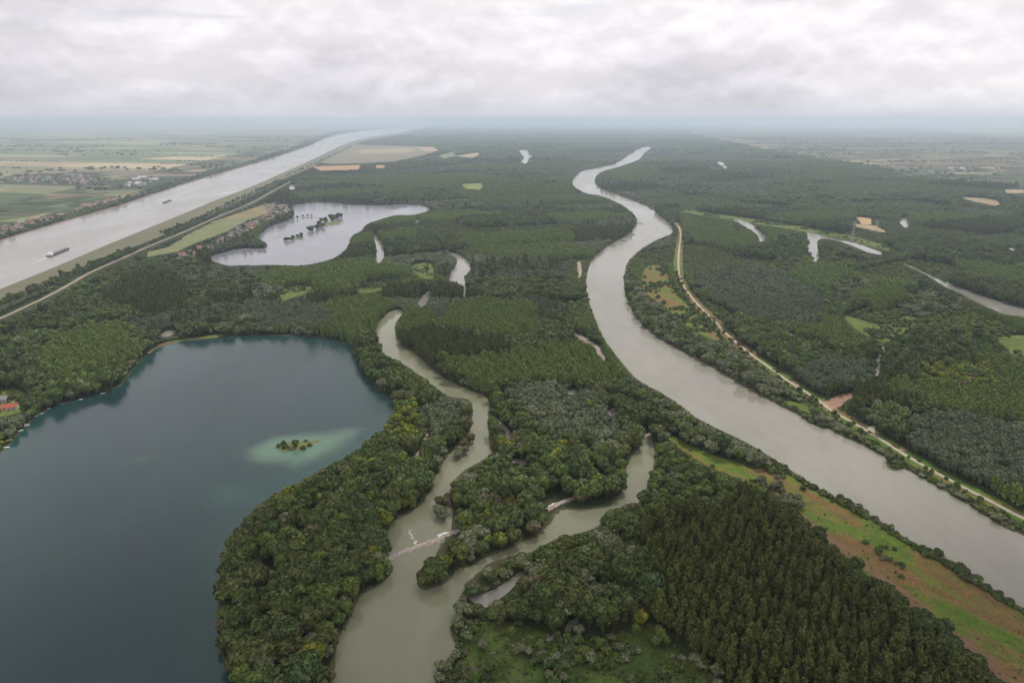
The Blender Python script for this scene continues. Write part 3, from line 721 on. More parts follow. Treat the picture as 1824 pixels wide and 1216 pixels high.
GRY = [add_proto('broadleaf_tree', 'grey', crown_broad(11, 3.4, 13, 7, 70, 1.1), 3.4, 13), add_proto('broadleaf_tree', 'grey', crown_broad(13, 4.4, 14, 9, 80, 1.2), 4.4, 14)]
POP = [add_proto('poplar_tree', 'poplar', crown_poplar(14, 2.7, 22, 700, 1.05), 2.7, 22), add_proto('poplar_tree', 'poplar', crown_poplar(15, 3.0, 20, 700, 1.1), 3.0, 20), add_proto('poplar_tree', 'poplar', crown_poplar(25, 2.3, 23, 620, 1.0), 2.3, 23), add_proto('poplar_tree', 'poplar', crown_poplar(26, 3.2, 18, 700, 1.1), 3.2, 18)]
OLI = [add_proto('poplar_tree', 'olive', crown_poplar(16, 2.9, 17, 620), 2.9, 17)]
SHR = [add_proto('shrub', 'mid', crown_shrub(18), 2.6, 3.6, 3, False), add_proto('shrub', 'willow', crown_shrub(19, 2.2, 3.4), 2.2, 3.4, 3, False), add_proto('shrub', 'dark', crown_shrub(20, 3.0, 4.2, 7), 3.0, 4.2, 3, False)]
KINDS = [p['kind'] for p in PROTO]; PR = np.array([p['R'] for p in PROTO]); PH = np.array([p['H'] for p in PROTO])
def mixw(*pairs):
    ids, ws = [], []
    for grp, wt in pairs:
        for k in grp: ids.append(k); ws.append(wt / len(grp))
    ws = np.array(ws); return np.array(ids), np.cumsum(ws / ws.sum())
# stand id -> (close spacing?, mixture, height factor)
STAND = {
 10: (True, mixw((POP, 1)), 1.0), 11: (True, mixw((YOU, .93), (WIL, .07)), 1.0), 12: (False, mixw((WIL, .75), (B_MID, .15), (B_DARK, .1)), .85),
 13: (False, mixw((B_YEL, .72), (B_MID, .2), (B_RUS, .08)), .85), 14: (True, mixw((OLI, 1)), 1.0), 15: (True, mixw((GRY, .9), (YOU, .1)), 1.0),
 16: (False, mixw((B_MID, .55), (B_DARK, .35), (WIL, .1)), .72), 17: (False, mixw((B_DARK, .56), (B_MID, .24), (B_YEL, .06), (WIL, .09), (B_RUS, .05)), .96),
 18: (False, mixw((B_YEL, .35), (B_MID, .65)), .5), 20: (False, mixw((B_DARK, .42), (B_MID, .25), (WIL, .22), (B_YEL, .06), (B_RUS, .05)), .9), 21: (False, mixw((B_DARK, .6), (WIL, .3), (B_RUS, .1)), .95),
 30: (False, mixw((B_DARK, .75), (B_MID, .25)), 1.0), 31: (False, mixw((B_MID, .6), (B_DARK, .25), (WIL, .15)), .95), 32: (True, mixw((GRY, .85), (POP, .15)), 1.0),
 33: (True, mixw((POP, 1)), .95), 34: (True, mixw((OLI, 1)), .95), 35: (False, mixw((B_DARK, .5), (WIL, .2), (GRY, .3)), .95), 36: (False, mixw((B_YEL, .35), (B_MID, .65)), .34), 37: (True, mixw((YOU, .9), (WIL, .1)), .9),
}
def hash2(i, j, k=0):
    h = np.sin(i * 127.1 + j * 311.7 + k * 74.7) * 43758.5453; return h - np.floor(h)
def default_stand(x, y, cell=1.0):
    a = .55; x = x / cell; y = y / cell; u = x * math.cos(a) + y * math.sin(a) + 38 * np.sin(y * .006 + 1) + 18 * np.sin(y * .021); v = -x * math.sin(a) + y * math.cos(a) + 34 * np.sin(x * .007)
    j = np.floor(v / 120); i = np.floor(u / 190 + hash2(j, 0, 5) * 1.0); h = hash2(i, j)
    # grassy rides a few metres wide part some of the stands
    ride = (np.abs(v / 120 - j) < .035) & (hash2(j, 1, 9) < .5)
    return np.select([h < .20, h < .36, h < .44, h < .53, h < .70, h < .78, h < .88], [30, 31, 32, 33, 34, 35, 37], 36), .72 + .48 * hash2(i, j, 3), ride
# ------------------------------------------------------------------ scatter
PT = dict(x=[], y=[], k=[], sx=[], sz=[], st=[])
def put(x, y, k, sx, sz, st):
    for n, v in zip(('x', 'y', 'k', 'sx', 'sz', 'st'), (x, y, k, sx, sz, st)): PT[n].append(np.asarray(v, float))
def scatter(y0, y1, s, close, wmul, hmul, every=False, cell=1.0, only=None):
    ymax = y1; half = ymax * .80 + 220
    nx, ny = int(2 * half / s), int((y1 - y0) / s)
    gx, gy = np.meshgrid(np.arange(nx), np.arange(ny))
    jit = .22 if close else .42
    x = -half + (gx + .5 + RNG.uniform(-jit, jit, gx.shape) + .5 * (gy % 2)) * s; y = y0 + (gy + .5 + RNG.uniform(-jit, jit, gx.shape)) * s
    x, y = x.ravel(), y.ravel()
    px, py = P(x, y); ok = (px > -130) & (px < 1954) & (py < 1312) & (py > 214)
    x, y, px, py = x[ok], y[ok], px[ok], py[ok]
    st = cov(px, py).astype(int); ok = (st == 0) | (st >= 10)
    x, y, px, py, st = x[ok], y[ok], px[ok], py[ok], st[ok]
    d0, hm, ride = default_stand(x, y, cell); ride &= (st == 0); hm = np.where(st == 0, hm, 1.0); st = np.where(st == 0, d0, st)
    k = np.zeros(len(x), int); hf = np.ones(len(x)); cl_ = np.zeros(len(x), bool); rr = RNG.uniform(size=len(x))
    for sid, (c, (ids, cum), f) in STAND.items():
        m = st == sid
        if m.any(): k[m] = ids[np.minimum(np.searchsorted(cum, rr[m]), len(ids) - 1)]; hf[m] = f; cl_[m] = c
    ok = np.ones(len(x), bool) if every else (cl_ == close)
    ok &= ~ride
    if only is not None: ok &= np.isin(k, POP + OLI) == only
    big = RNG.normal(1, .13 if close else .22, len(x)).clip(.55, 1.5)
    sx = big * wmul * hf ** .6; sz = big * hf * hm * hmul * RNG.normal(1, .06, len(x))
    def clear(fx, fz):
        h = PH[k] * sz * fz; rad = PR[k] * sx * fx; c_ = np.ones(len(x), bool)
        for f in (.18, .45, .7, .95): qx, qy = P(x, y, h * f); c_ &= ~np.isin(cov(qx, qy), (1, 2, 5))
        for sgn in (-1, 1): qx, qy = P(x + sgn * rad * .55, y, h * .5); c_ &= cov(qx, qy) != 1
        return c_
    full, low_ = clear(1, 1), clear(.7, .45)
    shrink = low_ & ~full; sx = np.where(shrink, sx * .7, sx); sz = np.where(shrink, sz * .45, sz)
    ok &= full | low_
    if close: ok &= RNG.uniform(size=len(x)) > .035
    put(x[ok], y[ok], k[ok], sx[ok], sz[ok], st[ok])
scatter(250, 1150, 6.1, True, 1.0, 1.0, only=True)
scatter(250, 1150, 4.9, True, 1.0, 1.0, only=False)
scatter(250, 1150, 7.6, False, 1.08, 1.03)
scatter(1150, 2400, 7.9, True, 1.34, 1.0, cell=1.3)
scatter(1150, 2400, 9.8, False, 1.18, 1.0, cell=1.3)
scatter(2400, 5200, 17, False, 1.9, 1.05, True, 2.2)
scatter(5200, 12000, 46, False, 4.6, 1.1, True, 5)
scatter(12000, 24000, 130, False, 12, 1.2, True, 10)
print('trees', sum(len(a) for a in PT['x']))
# understorey along the wood edges and shrubs on the open land
def shrubs(n, poly_ok, y0, y1, st, smin=.5, smax=1.2, clumpy=.02, thr=.1, kinds=SHR):
    half = y1 * .8; x = RNG.uniform(-half, half, n); y = RNG.uniform(y0, y1, n); px, py = P(x, y)
    ok = (px > -60) & (px < 1900) & (py < 1300); x, y, px, py = x[ok], y[ok], px[ok], py[ok]
    ok = poly_ok(px, py); x, y = x[ok], y[ok]
    nz = np.array([mnoise.fractal((a * clumpy, b * clumpy, 9.3), 1, 2, 3) for a, b in zip(x, y)])
    ok = nz > thr; x, y = x[ok], y[ok]; s = RNG.uniform(smin, smax, len(x)); put(x, y, RNG.choice(kinds, len(x)), s, s * RNG.uniform(.8, 1.1, len(x)), np.full(len(x), st))
wet = MEADOWS[1][0]; strip = MEADOWS[0][0]
def in_px(poly):
    p = np.array(poly, float); return lambda a, b: inside_poly(np.stack([a, b], 1), p) & (cov(a, b) == 2)
shrubs(12000, in_px(wet), 280, 420, 40, .3, 1.3, .03, -.06)
shrubs(7000, in_px(wet), 280, 420, 40, .12, .4, .05, -1)
shrubs(9000, in_px(strip), 280, 800, 41, .08, .3, .02, .0)
shrubs(1500, in_px(wet), 280, 420, 40, .4, .7, .05, -.0, WIL + B_MID)
shrubs(26000, in_px(strip), 280, 800, 41, .3, 1.0, .035, .42)
shrubs(30000, in_px(MEADOWS[2][0]), 900, 1500, 42, .6, 1.6, .03, .10)
shrubs(20000, in_px(MEADOWS[3][0]), 800, 1300, 43, .6, 1.6, .03, .15)
for q_, k_ in MEADOWS:
    if k_ in ('lush', 'wetlush'):
        p_ = np.array(q_, float); gx_, gy_ = G(p_[:, 0], p_[:, 1]); n_ = int((gx_.max() - gx_.min()) * (gy_.max() - gy_.min()) / 60)
        a_ = RNG.uniform(gx_.min(), gx_.max(), n_); b_ = RNG.uniform(gy_.min(), gy_.max(), n_); qx_, qy_ = P(a_, b_); ok_ = (cov(qx_, qy_) == 2) & inside_poly(np.stack([qx_, qy_], 1), p_); a_, b_ = a_[ok_], b_[ok_]
        nz_ = np.array([mnoise.fractal((u * .02, v * .02, 5.3), 1, 2, 3) for u, v in zip(a_, b_)]); ok_ = nz_ > .12 if len(a_) else np.zeros(0, bool); a_, b_ = a_[ok_], b_[ok_]
        put(a_, b_, RNG.choice(SHR, len(a_)), RNG.uniform(.5, 1.3, len(a_)), RNG.uniform(.5, 1.2, len(a_)), np.full(len(a_), 43))
def along(pts, n, st, kinds, jit=3.0, smin=.5, smax=1.1, z=0, off=(0, 0)):
    c, nn, _ = ribbon_px(pts, 1); L = np.r_[0, np.cumsum(np.linalg.norm(np.diff(c, axis=0), axis=1))]
    t = RNG.uniform(0, L[-1], n); x = np.interp(t, L, c[:, 0]) + RNG.normal(0, jit, n) + off[0]; y = np.interp(t, L, c[:, 1]) + RNG.normal(0, jit, n) + off[1]
    px, py = P(x, y); ok = ~np.isin(cov(px, py), (1,)); x, y = x[ok], y[ok]
    s = RNG.uniform(smin, smax, len(x)); put(x, y, RNG.choice(kinds, len(x)), s, s * RNG.uniform(.85, 1.1, len(x)), np.full(len(x), st))
L_BANK = [(1240,752),(1300,782),(1368,818),(1405,842),(1450,871),(1488,893),(1528,908),(1573,937),(1610,963),(1645,983),(1693,1006),(1738,1038),(1778,1063),(1823,1090),(1900,1140)]
along(L_BANK, 210, 44, SHR, 1.5, .45, 1.15)
along([(1495,892),(1528,908),(1545,922)], 22, 44, SHR, 2, .8, 1.5)
along([(1660,990),(1700,1010),(1735,1035)], 30, 44, SHR, 2, .7, 1.4)
along([(775,1216),(781,1198),(796,1178),(815,1164),(812,1144),(805,1128),(822,1102),(820,1080)], 90, 40, SHR + WIL[:1], 2.5, .4, .9)
along([(835,1058),(860,1053),(885,1043),(905,1031),(925,1019),(945,1008)], 70, 40, SHR + SHR + WIL, 2.2, .5, .9)
along([(1345,853),(1375,872),(1400,889),(1425,903)], 34, 44, WIL + SHR, 3.5, .45, .8)
along([(1405,935),(1425,958),(1460,988),(1500,1018),(1545,1053),(1600,1095),(1660,1141),(1710,1192),(1760,1243),(1800,1290)], 85, 16, B_DARK, 4, .55, .95)
along([(1365,838),(1380,848),(1395,850)], 8, 44, SHR, 3, .8, 1.4)
R_BANK = [(1113,486),(1120,540),(1160,592),(1237,633),(1312,676),(1405,726),(1450,755),(1503,773),(1548,793),(1582,811),(1590,830),(1633,842),(1680,868),(1768,921),(1823,948)]
along(R_BANK, 600, 45, SHR, 2.5, .6, 1.5)
along(ROADS['gravel_road'][0][4:], 420, 46, SHR, 6, .4, 1.2, off=(-11, -9))
along([(0,548),(60,520),(150,482),(200,462),(235,447)], 220, 47, [B_DARK[1]] + B_MID, 6, .45, .8)
along([(290,418),(330,402),(372,385)], 130, 47, [B_DARK[1]] + B_MID, 5, .4, .75)
along([(372,383),(395,372),(440,350),(500,322)], 120, 47, [B_DARK[1]] + B_MID, 6, .4, .8)
along([(506,316),(560,294),(625,262)], 120, 47, [B_DARK[1]], 8, .5, .8)
along([(0,424),(100,394),(200,366),(275,341),(350,317),(455,288)], 420, 48, [B_DARK[1]] + B_MID, 10, .45, .8, off=(-26, 22))
for k, (a, b) in enumerate(HEDGES):
    d = math.hypot(a[1], 0)
    if d > 15000: continue
    n = max(3, int(math.hypot(b[0] - a[0], b[1] - a[1]) / (6 + d / 420))); t = RNG.uniform(0, 1, n); m = 1 + d / 6500
    put(a[0] + (b[0] - a[0]) * t, a[1] + (b[1] - a[1]) * t + RNG.normal(0, 4 * m, n), RNG.choice(B_DARK, n), np.full(n, .55 * m), RNG.uniform(.35, .6, n), np.full(n, 49))
# woods among the farm fields
nw = 5200; x = RNG.uniform(-9000, 12000, nw * 6); y = RNG.uniform(1600, 13000, nw * 6); px, py = P(x, y)
ok = (cov(px, py) == 3) & (px > -60) & (px < 1900); x, y = x[ok], y[ok]
nz = np.array([mnoise.fractal((a * .0011, b * .0026, 1.3), 1, 2, 4) for a, b in zip(x, y)]); ok = nz > .42; x, y = x[ok], y[ok]
m = 1 + y / 2400; put(x, y, RNG.choice(B_DARK, len(x)), .8 * m, RNG.uniform(.6, .95, len(x)), np.full(len(x), 49))
# trees in the villages
for nm, q, n in VILLAGES:
    p = np.array(q, float); k = int(n * {'lakeside': 3.2, 'canal': 5.0}.get(nm, 3.5)); a = RNG.uniform(p[:, 0].min(), p[:, 0].max(), k); b = RNG.uniform(p[:, 1].min(), p[:, 1].max(), k)
    ok = inside_poly(np.stack([a, b], 1), p); x, y = G(a[ok], b[ok]); x += RNG.normal(0, 8, len(x)); y += RNG.normal(0, 12, len(y)); px, py = P(x, y); ok = cov(px, py) != 1; x, y = x[ok], y[ok]
    put(x, y, RNG.choice(B_DARK + B_MID, len(x)), RNG.uniform(.4, .85, len(x)), RNG.uniform(.3, .55, len(x)), np.full(len(x), 50))

T = {k: np.concatenate(v) for k, v in PT.items()}; T['k'] = T['k'].astype(int); T['st'] = T['st'].astype(int)
NT = len(T['x']); T['rz'] = RNG.uniform(0, 6.283, NT)

# ------------------------------------------------------------------ the nearest trees and shrubs as single things
WHERE = {17: ('on the spit between blue lake and green channel', 'trees on the spit'), 13: ('in a yellowish grove', 'trees of the yellowish groves'), 11: ('in the dense silvery young stand', 'young trees of the silvery stand'),
 20: ('on the island between the channel arms', 'trees on the channel island'), 21: ('on the swampy bank below the channel arm', 'trees on the swampy bank'),
 16: ('in the low wood above the tall plantation', 'trees above the plantation'), 10: ('in the dense plantation beside the ploughed strip', 'plantation poplars'), 12: ('in the riverside willow belt', 'willow belt trees'),
 14: ('in the lighter olive plantation', 'trees of the olive plantation'), 15: ('in a dark grey dense stand', 'trees of the grey stand'),
 40: ('on the dark wet meadow at the swamp', 'shrubs on the wet meadow'), 41: ('on the grass and soil strip along the river', 'shrubs on the grass strip'), 44: ('on the grassy edge of the river bank', 'shrubs along the grassy river bank'),
 45: ('at the waterline of the wooded river bank', 'shrubs along the wooded river bank'), 46: ('beside the gravel road', 'shrubs by the gravel road')}
LOOK = {'dark': 'dark green round-crowned tree', 'mid': 'fresh green round-crowned tree', 'yellow': 'yellow-green round-crowned tree', 'russet': 'brownish half-bare tree', 'willow': 'silvery grey-green willow', 'young': 'slim silvery young willow',
 'grey': 'dull grey-green tree', 'poplar': 'tall slim dark olive poplar', 'olive': 'slim light olive poplar'}
SLOOK = {'mid': 'low fresh green shrub', 'willow': 'low silvery willow shrub', 'dark': 'low dark green shrub'}
CAT = {'broadleaf_tree': 'tree', 'willow_tree': 'willow', 'poplar_tree': 'poplar', 'shrub': 'shrub'}
def where(st):
    if st in WHERE: return WHERE[st]
    return ('in the mixed forest back from the water', 'trees of the mixed forest') if st < 40 else ('on open ground near the water', 'shrubs on open ground')
def single(k, x, y, sx, sz, rz, label, group, name=None):
    pr = PROTO[k]
    t = empty(name or pr['kind'], (x, y, 0), rz, (sx, sx, sz))
    for nm in ('crown', 'trunk'):
        o = bpy.data.objects.new('foliage' if False else nm, pr[nm]); link(o, t)
    return tag(t, label, CAT[pr['kind']], group)
px0, py0 = P(T['x'], T['y'], PH[T['k']] * T['sz'] * .7)
inview = (px0 > 8) & (px0 < 1816) & (py0 < 1206)
dist = np.hypot(np.hypot(T['x'], T['y']), CAM_H); size = PR[T['k']] * T['sx'] * np.sqrt(PH[T['k']] * T['sz']) / dist
is_single = np.zeros(NT, bool)
for kind, cap in (('broadleaf_tree', 290), ('poplar_tree', 295), ('willow_tree', 290), ('shrub', 240)):
    m = np.where(inview & np.array([KINDS[k] == kind for k in T['k']]) & (dist < 1500))[0]
    m = m[np.argsort(-size[m])][:cap]; is_single[m] = True
for i in np.where(is_single)[0]:
    pr = PROTO[T['k'][i]]; wh, gr = where(T['st'][i]); lk = SLOOK[pr['mat']] if pr['kind'] == 'shrub' else LOOK[pr['mat']]
    single(T['k'][i], T['x'][i], T['y'][i], T['sx'][i], T['sz'][i], T['rz'][i], lk + ' ' + wh, pr['mat'].replace('mid', 'green') + ' ' + gr)

# ------------------------------------------------------------------ all the others, one mass per kind
def forest(name, kinds, label):
    col = bpy.data.collections.new(name + '_shapes'); ids = [i for i in range(len(PROTO)) if KINDS[i] in kinds]; loc = {}
    for n, i in enumerate(ids):
        o = bpy.data.objects.new(f'{name}_shape_{n:02d}', PROTO[i]['whole']); col.objects.link(o); loc[i] = n
    m = np.where(~is_single & np.isin(T['k'], ids))[0]
    me = bpy.data.meshes.new(name); me.vertices.add(len(m))
    me.vertices.foreach_set('co', np.stack([T['x'][m], T['y'][m], np.zeros(len(m))], 1).astype(np.float32).ravel())
    a = me.attributes.new('idx', 'INT', 'POINT'); a.data.foreach_set('value', np.array([loc[k] for k in T['k'][m]], np.int32))
    a = me.attributes.new('rot', 'FLOAT_VECTOR', 'POINT'); a.data.foreach_set('vector', np.stack([0 * m, 0 * m, T['rz'][m]], 1).astype(np.float32).ravel())
    a = me.attributes.new('scl', 'FLOAT_VECTOR', 'POINT'); a.data.foreach_set('vector', np.stack([T['sx'][m], T['sx'][m], T['sz'][m]], 1).astype(np.float32).ravel())
    me.update(); o = link(bpy.data.objects.new(name, me))
    t = bpy.data.node_groups.new(name + '_scatter', 'GeometryNodeTree')
    t.interface.new_socket('Geometry', in_out='INPUT', socket_type='NodeSocketGeometry'); t.interface.new_socket('Geometry', in_out='OUTPUT', socket_type='NodeSocketGeometry')
    gi, go = N(t, 'NodeGroupInput'), N(t, 'NodeGroupOutput')
    ci = N(t, 'GeometryNodeCollectionInfo'); ci.inputs['Collection'].default_value = col; ci.inputs['Separate Children'].default_value = True; ci.inputs['Reset Children'].default_value = True
    ip = N(t, 'GeometryNodeInstanceOnPoints'); ip.inputs['Pick Instance'].default_value = True
    for nm, ty, sk in (('idx', 'INT', 'Instance Index'), ('rot', 'FLOAT_VECTOR', 'Rotation'), ('scl', 'FLOAT_VECTOR', 'Scale')):
        na = N(t, 'GeometryNodeInputNamedAttribute', data_type=ty); na.inputs['Name'].default_value = nm; t.links.new(na.outputs['Attribute'], ip.inputs[sk])
    t.links.new(gi.outputs[0], ip.inputs['Points']); t.links.new(ci.outputs[0], ip.inputs['Instance']); t.links.new(ip.outputs[0], go.inputs[0])
    md = o.modifiers.new('scatter', 'NODES'); md.node_group = t
    return tag(o, label, kind='stuff')
forest('mixed_forest', ('broadleaf_tree',), 'mixed green broadleaf forest covering the river plain to the horizon')
forest('poplar_forest', ('poplar_tree',), 'dense rows of slim poplars in plantations across the plain')
forest('willow_thicket', ('willow_tree',), 'silvery willow thickets along the waters')
forest('undergrowth', ('shrub',), 'low scattered scrub on meadows and banks')

# ------------------------------------------------------------------ trees that stand out
def lone(px, py, k, sx, sz, label, group=None):
    x, y = G(px, py); return single(k, float(x), float(y), sx, sz, random.uniform(0, 6), label, group)
lone(1140, 1118, B_YEL[0], .95, 1.05, 'bright lime-green tree standing alone at the corner of the dark plantation')
lone(990, 828, B_YEL[0], 1.5, 1.35, 'largest bright green round tree beside the silvery stand')
lone(950, 800, B_MID[0], 1.2, 1.15, 'green round tree just above the largest bright green tree')
lone(1052, 735, B_YEL[0], .95, 1.2, 'light green upright tree beside the small pool in the forest')
lone(527, 797, B_MID[0], .62, .6, 'small round tree crowning the islet in the blue lake')
for i, (a, b, k, s) in enumerate([(497,796,SHR[0],1.0),(508,799,SHR[2],1.2),(540,800,SHR[0],1.1),(552,794,SHR[0],.9),(518,801,SHR[1],1.0),(505,792,SHR[2],1.0),(545,788,SHR[0],.9)]):
    lone(a, b, k, s, s, SLOOK[PROTO[k]['mat']] + ' on the islet in the blue lake', 'shrubs on the lake islet')
for a, b, k, s in [(818,812,WIL[0],.8),(826,800,B_RUS[0],.9),(836,790,B_RUS[0],.8),(842,788,B_DARK[1],.55),(815,818,WIL[1],.7),(830,808,WIL[1],.75),(822,785,B_RUS[0],.85)]:
    lone(a, b, k, s, s, LOOK[PROTO[k]['mat']] + ' standing in water at the flooded edge of the spit', 'flooded trees by the spit')
for a, b, k, s in [(780,918,WIL[0],.8),(788,922,WIL[1],.85),(792,905,B_RUS[0],.85),(782,908,B_DARK[1],.7),(800,895,B_RUS[0],.75),(790,928,WIL[1],.6)]:
    lone(a, b, k, s, s, LOOK[PROTO[k]['mat']] + ' standing in the channel above the stone weir', 'flooded trees above the weir')
ri = random.Random(31)
def isle_trees(line, n, smin, smax, where_, grp):
    c, nn, _ = ribbon_px(line, 1)
    for q in range(n):
        t = ri.random() * (len(c) - 1.001); i = int(t); p = c[i] * (1 - t + i) + c[i + 1] * (t - i); k = ri.choice(B_DARK + B_MID[:1]); s_ = ri.uniform(smin, smax)
        single(k, p[0] + ri.gauss(0, 4.5), p[1] + ri.gauss(0, 7), s_, s_ * .85, ri.uniform(0, 6), LOOK[PROTO[k]['mat']] + where_, grp)
isle_trees([(552,413),(562,408),(574,401),(580,394)], 17, .75, 1.05, ' on the larger island in the far lake', 'trees on the larger far-lake island')
isle_trees([(579,397),(590,393),(602,390),(607,388)], 16, .95, 1.35, ' on the larger island in the far lake', 'trees on the larger far-lake island')
isle_trees([(511,429),(520,427),(530,424),(538,421)], 14, .5, .8, ' on the small low island in the far lake', 'trees on the small far-lake island')
for a, b, k, s in [(530,390,B_DARK[1],.7),(540,387,B_DARK[0],.6),(548,386,B_DARK[0],.6),(555,387,B_DARK[1],.6)]:
    lone(a, b, k, s, s * .8, LOOK[PROTO[k]['mat']] + ' on the causeway of the far lake', 'trees on the far-lake causeway')

# islands: low mounds carrying those trees
M_ISLE = simple('islet_grass', (.11, .12, .04), .95, .3, .2)
def mound(name, px, py, rx, ry, rz, h, lab):
    x, y = G(px, py); V = [(0, 0, h)]; Fc = []; n = 28
    for ring, (f, z) in enumerate(((.55, h * .8), (.9, h * .4), (1.12, .1))):
        for k in range(n):
            a = 6.283 * k / n; j = 1 + .16 * math.sin(3 * a + 1) + .1 * math.sin(7 * a) + random.uniform(-.04, .04); V.append((math.cos(a) * rx * f * j, math.sin(a) * ry * f * j, z))
    for k in range(n):
        Fc.append((0, 1 + k, 1 + (k + 1) % n))
        for r in range(2): a = 1 + r * n; Fc.append((a + k, a + n + k, a + n + (k + 1) % n, a + (k + 1) % n))
    o = mesh_obj(name, V, Fc, M_ISLE); o.location = (float(x), float(y), 0); o.rotation_euler = (0, 0, rz); return tag(o, lab, kind='structure')
mound('lake_island_ground', 527, 794, 19, 10, .35, 1.8, 'grassy islet ground in the blue lake')
mound('far_island_ground', 580, 400, 26, 78, -.42, 1.2, 'low ground of the larger far-lake island')
mound('low_island_ground', 524, 425, 22, 20, 0, 1.4, 'low ground of the small far-lake island')
mound('causeway_ground', 550, 388, 42, 7, 0, 1.3, 'thin grassy causeway in the far lake')

# ------------------------------------------------------------------ houses
M_WALL = {'white': simple('white_plaster', (.62, .60, .56), .9, .08, .5), 'cream': simple('cream_plaster', (.55, .48, .36), .9, .08, .5)}
M_ROOF = {'red': simple('red_tiles', (.27, .125, .095), .85, .2, .8), 'brown': simple('brown_tiles', (.17, .11, .095), .85, .2, .8), 'grey': simple('grey_roof', (.22, .22, .24), .7, .15, .8), 'pale': simple('pale_sheet_roof', (.58, .57, .56), .6, .1, .8)}
M_GLASS = simple('window_glass', (.03, .035, .045), .15, .1, .5, .5); M_DOOR = simple('door_wood', (.14, .08, .05), .7, .2, 1)
def house_mesh(wl, rf, L, W, h, rh):
    V, Fc, mi = [], [], []
    m = MB(); m.box(-L/2, L/2, -W/2, W/2, -.2, h); V += m.v; Fc += m.f; mi += [0] * len(m.f)
    i = len(V); e = .5
    V += [(-L/2, -W/2, h), (-L/2, W/2, h), (-L/2, 0, h + rh), (L/2, -W/2, h), (L/2, W/2, h), (L/2, 0, h + rh)]; Fc += [(i, i+2, i+1), (i+3, i+4, i+5)]; mi += [0, 0]
    i = len(V); q = rh / (W/2)
    for z in (.12, .36): V += [(-L/2-e, -W/2-e, h - e*q + z), (L/2+e, -W/2-e, h - e*q + z), (L/2+e, 0, h + rh + z), (-L/2-e, 0, h + rh + z), (L/2+e, W/2+e, h - e*q + z), (-L/2-e, W/2+e, h - e*q + z)]
    Fc += [(i+6, i+7, i+8, i+9), (i+9, i+8, i+10, i+11), (i+3, i+2, i+1, i), (i+5, i+4, i+2, i+3), (i, i+1, i+7, i+6), (i+4, i+5, i+11, i+10), (i+1, i+2, i+8, i+7), (i+2, i+4, i+10, i+8), (i+3, i, i+6, i+9), (i+5, i+3, i+9, i+11)]; mi += [1] * 10
    mb = MB(); mb.box(L*.2, L*.2 + .8, .3, 1.1, h + rh*.4, h + rh + 1.0); i = len(V); V += mb.v; Fc += [tuple(j + i for j in f) for f in mb.f]; mi += [0] * 6
    me = bpy.data.meshes.new('house'); me.from_pydata(V, [], Fc); me.materials.append(M_WALL[wl]); me.materials.append(M_ROOF[rf]); me.polygons.foreach_set('material_index', np.array(mi, np.int32)); me.update(); return me
HOUSES = [(rf, wl, house_mesh(wl, rf, L, W, h, rh)) for rf, wl, L, W, h, rh in (('red', 'white', 13, 9, 3.6, 3.2), ('red', 'cream', 11, 8.5, 4.5, 3), ('brown', 'cream', 12, 9, 3.8, 3.2), ('grey', 'white', 12, 9, 3.5, 2.8), ('brown', 'white', 10, 8, 3.2, 3))]
SHED = house_mesh('white', 'pale', 30, 12, 4.5, 2.0)
VW = {'canal': 'in the village along the far dyke of the canal', 'fields': 'in the farther village among the fields', 'sheds': 'in the hamlet between village and canal', 'lakeside': 'in the cottage rows along the far lake', 'far': 'in the distant village across the river'}
rndh = random.Random(21)
for nm, q, n in VILLAGES:
    p = np.array(q, float); placed = []; tries = 0
    wx, wy = G(p[:, 0], p[:, 1]); wp = np.stack([wx, wy], 1); gap_ = {'lakeside': 13, 'canal': 17, 'fields': 26, 'sheds': 34, 'far': 60}[nm]
    while len(placed) < n and tries < 60000:
        tries += 1; a, b = rndh.uniform(wx.min(), wx.max()), rndh.uniform(wy.min(), wy.max())
        if not inside_poly(np.array([(a, b)]), wp)[0]: continue
        if any((a - c) ** 2 + (b - d) ** 2 < gap_ ** 2 for c, d in placed): continue
        qx, qy = P(a, b)
        if cov(qx, qy) != 4 or qx < 3 or qx > 1820: continue
        placed.append((a, b)); rf, wl, me = rndh.choice(HOUSES)
        if nm in ('sheds', 'far') and rndh.random() < .25: rf, wl, me = 'pale', 'white', SHED
        if nm == 'lakeside' and rndh.random() < .3: rf, wl, me = HOUSES[4]
        o = link(bpy.data.objects.new('shed' if me is SHED else 'house', me)); o.location = (a, b, .1); o.rotation_euler = (0, 0, R_({'canal': 62, 'lakeside': 40}.get(nm, 10)) + rndh.choice((0, 1.57)) + rndh.gauss(0, .12))
        s = rndh.uniform(.9, 1.35) * (.85 if nm == 'lakeside' else 1.15); o.scale = (s, s, s)
        if me is SHED: tag(o, 'long pale-roofed shed ' + VW[nm], 'shed', 'pale sheds ' + VW[nm])
        else: tag(o, f'{rf}-roofed {wl} house ' + VW[nm], 'house', f'{rf}-roofed {wl} houses ' + VW[nm])
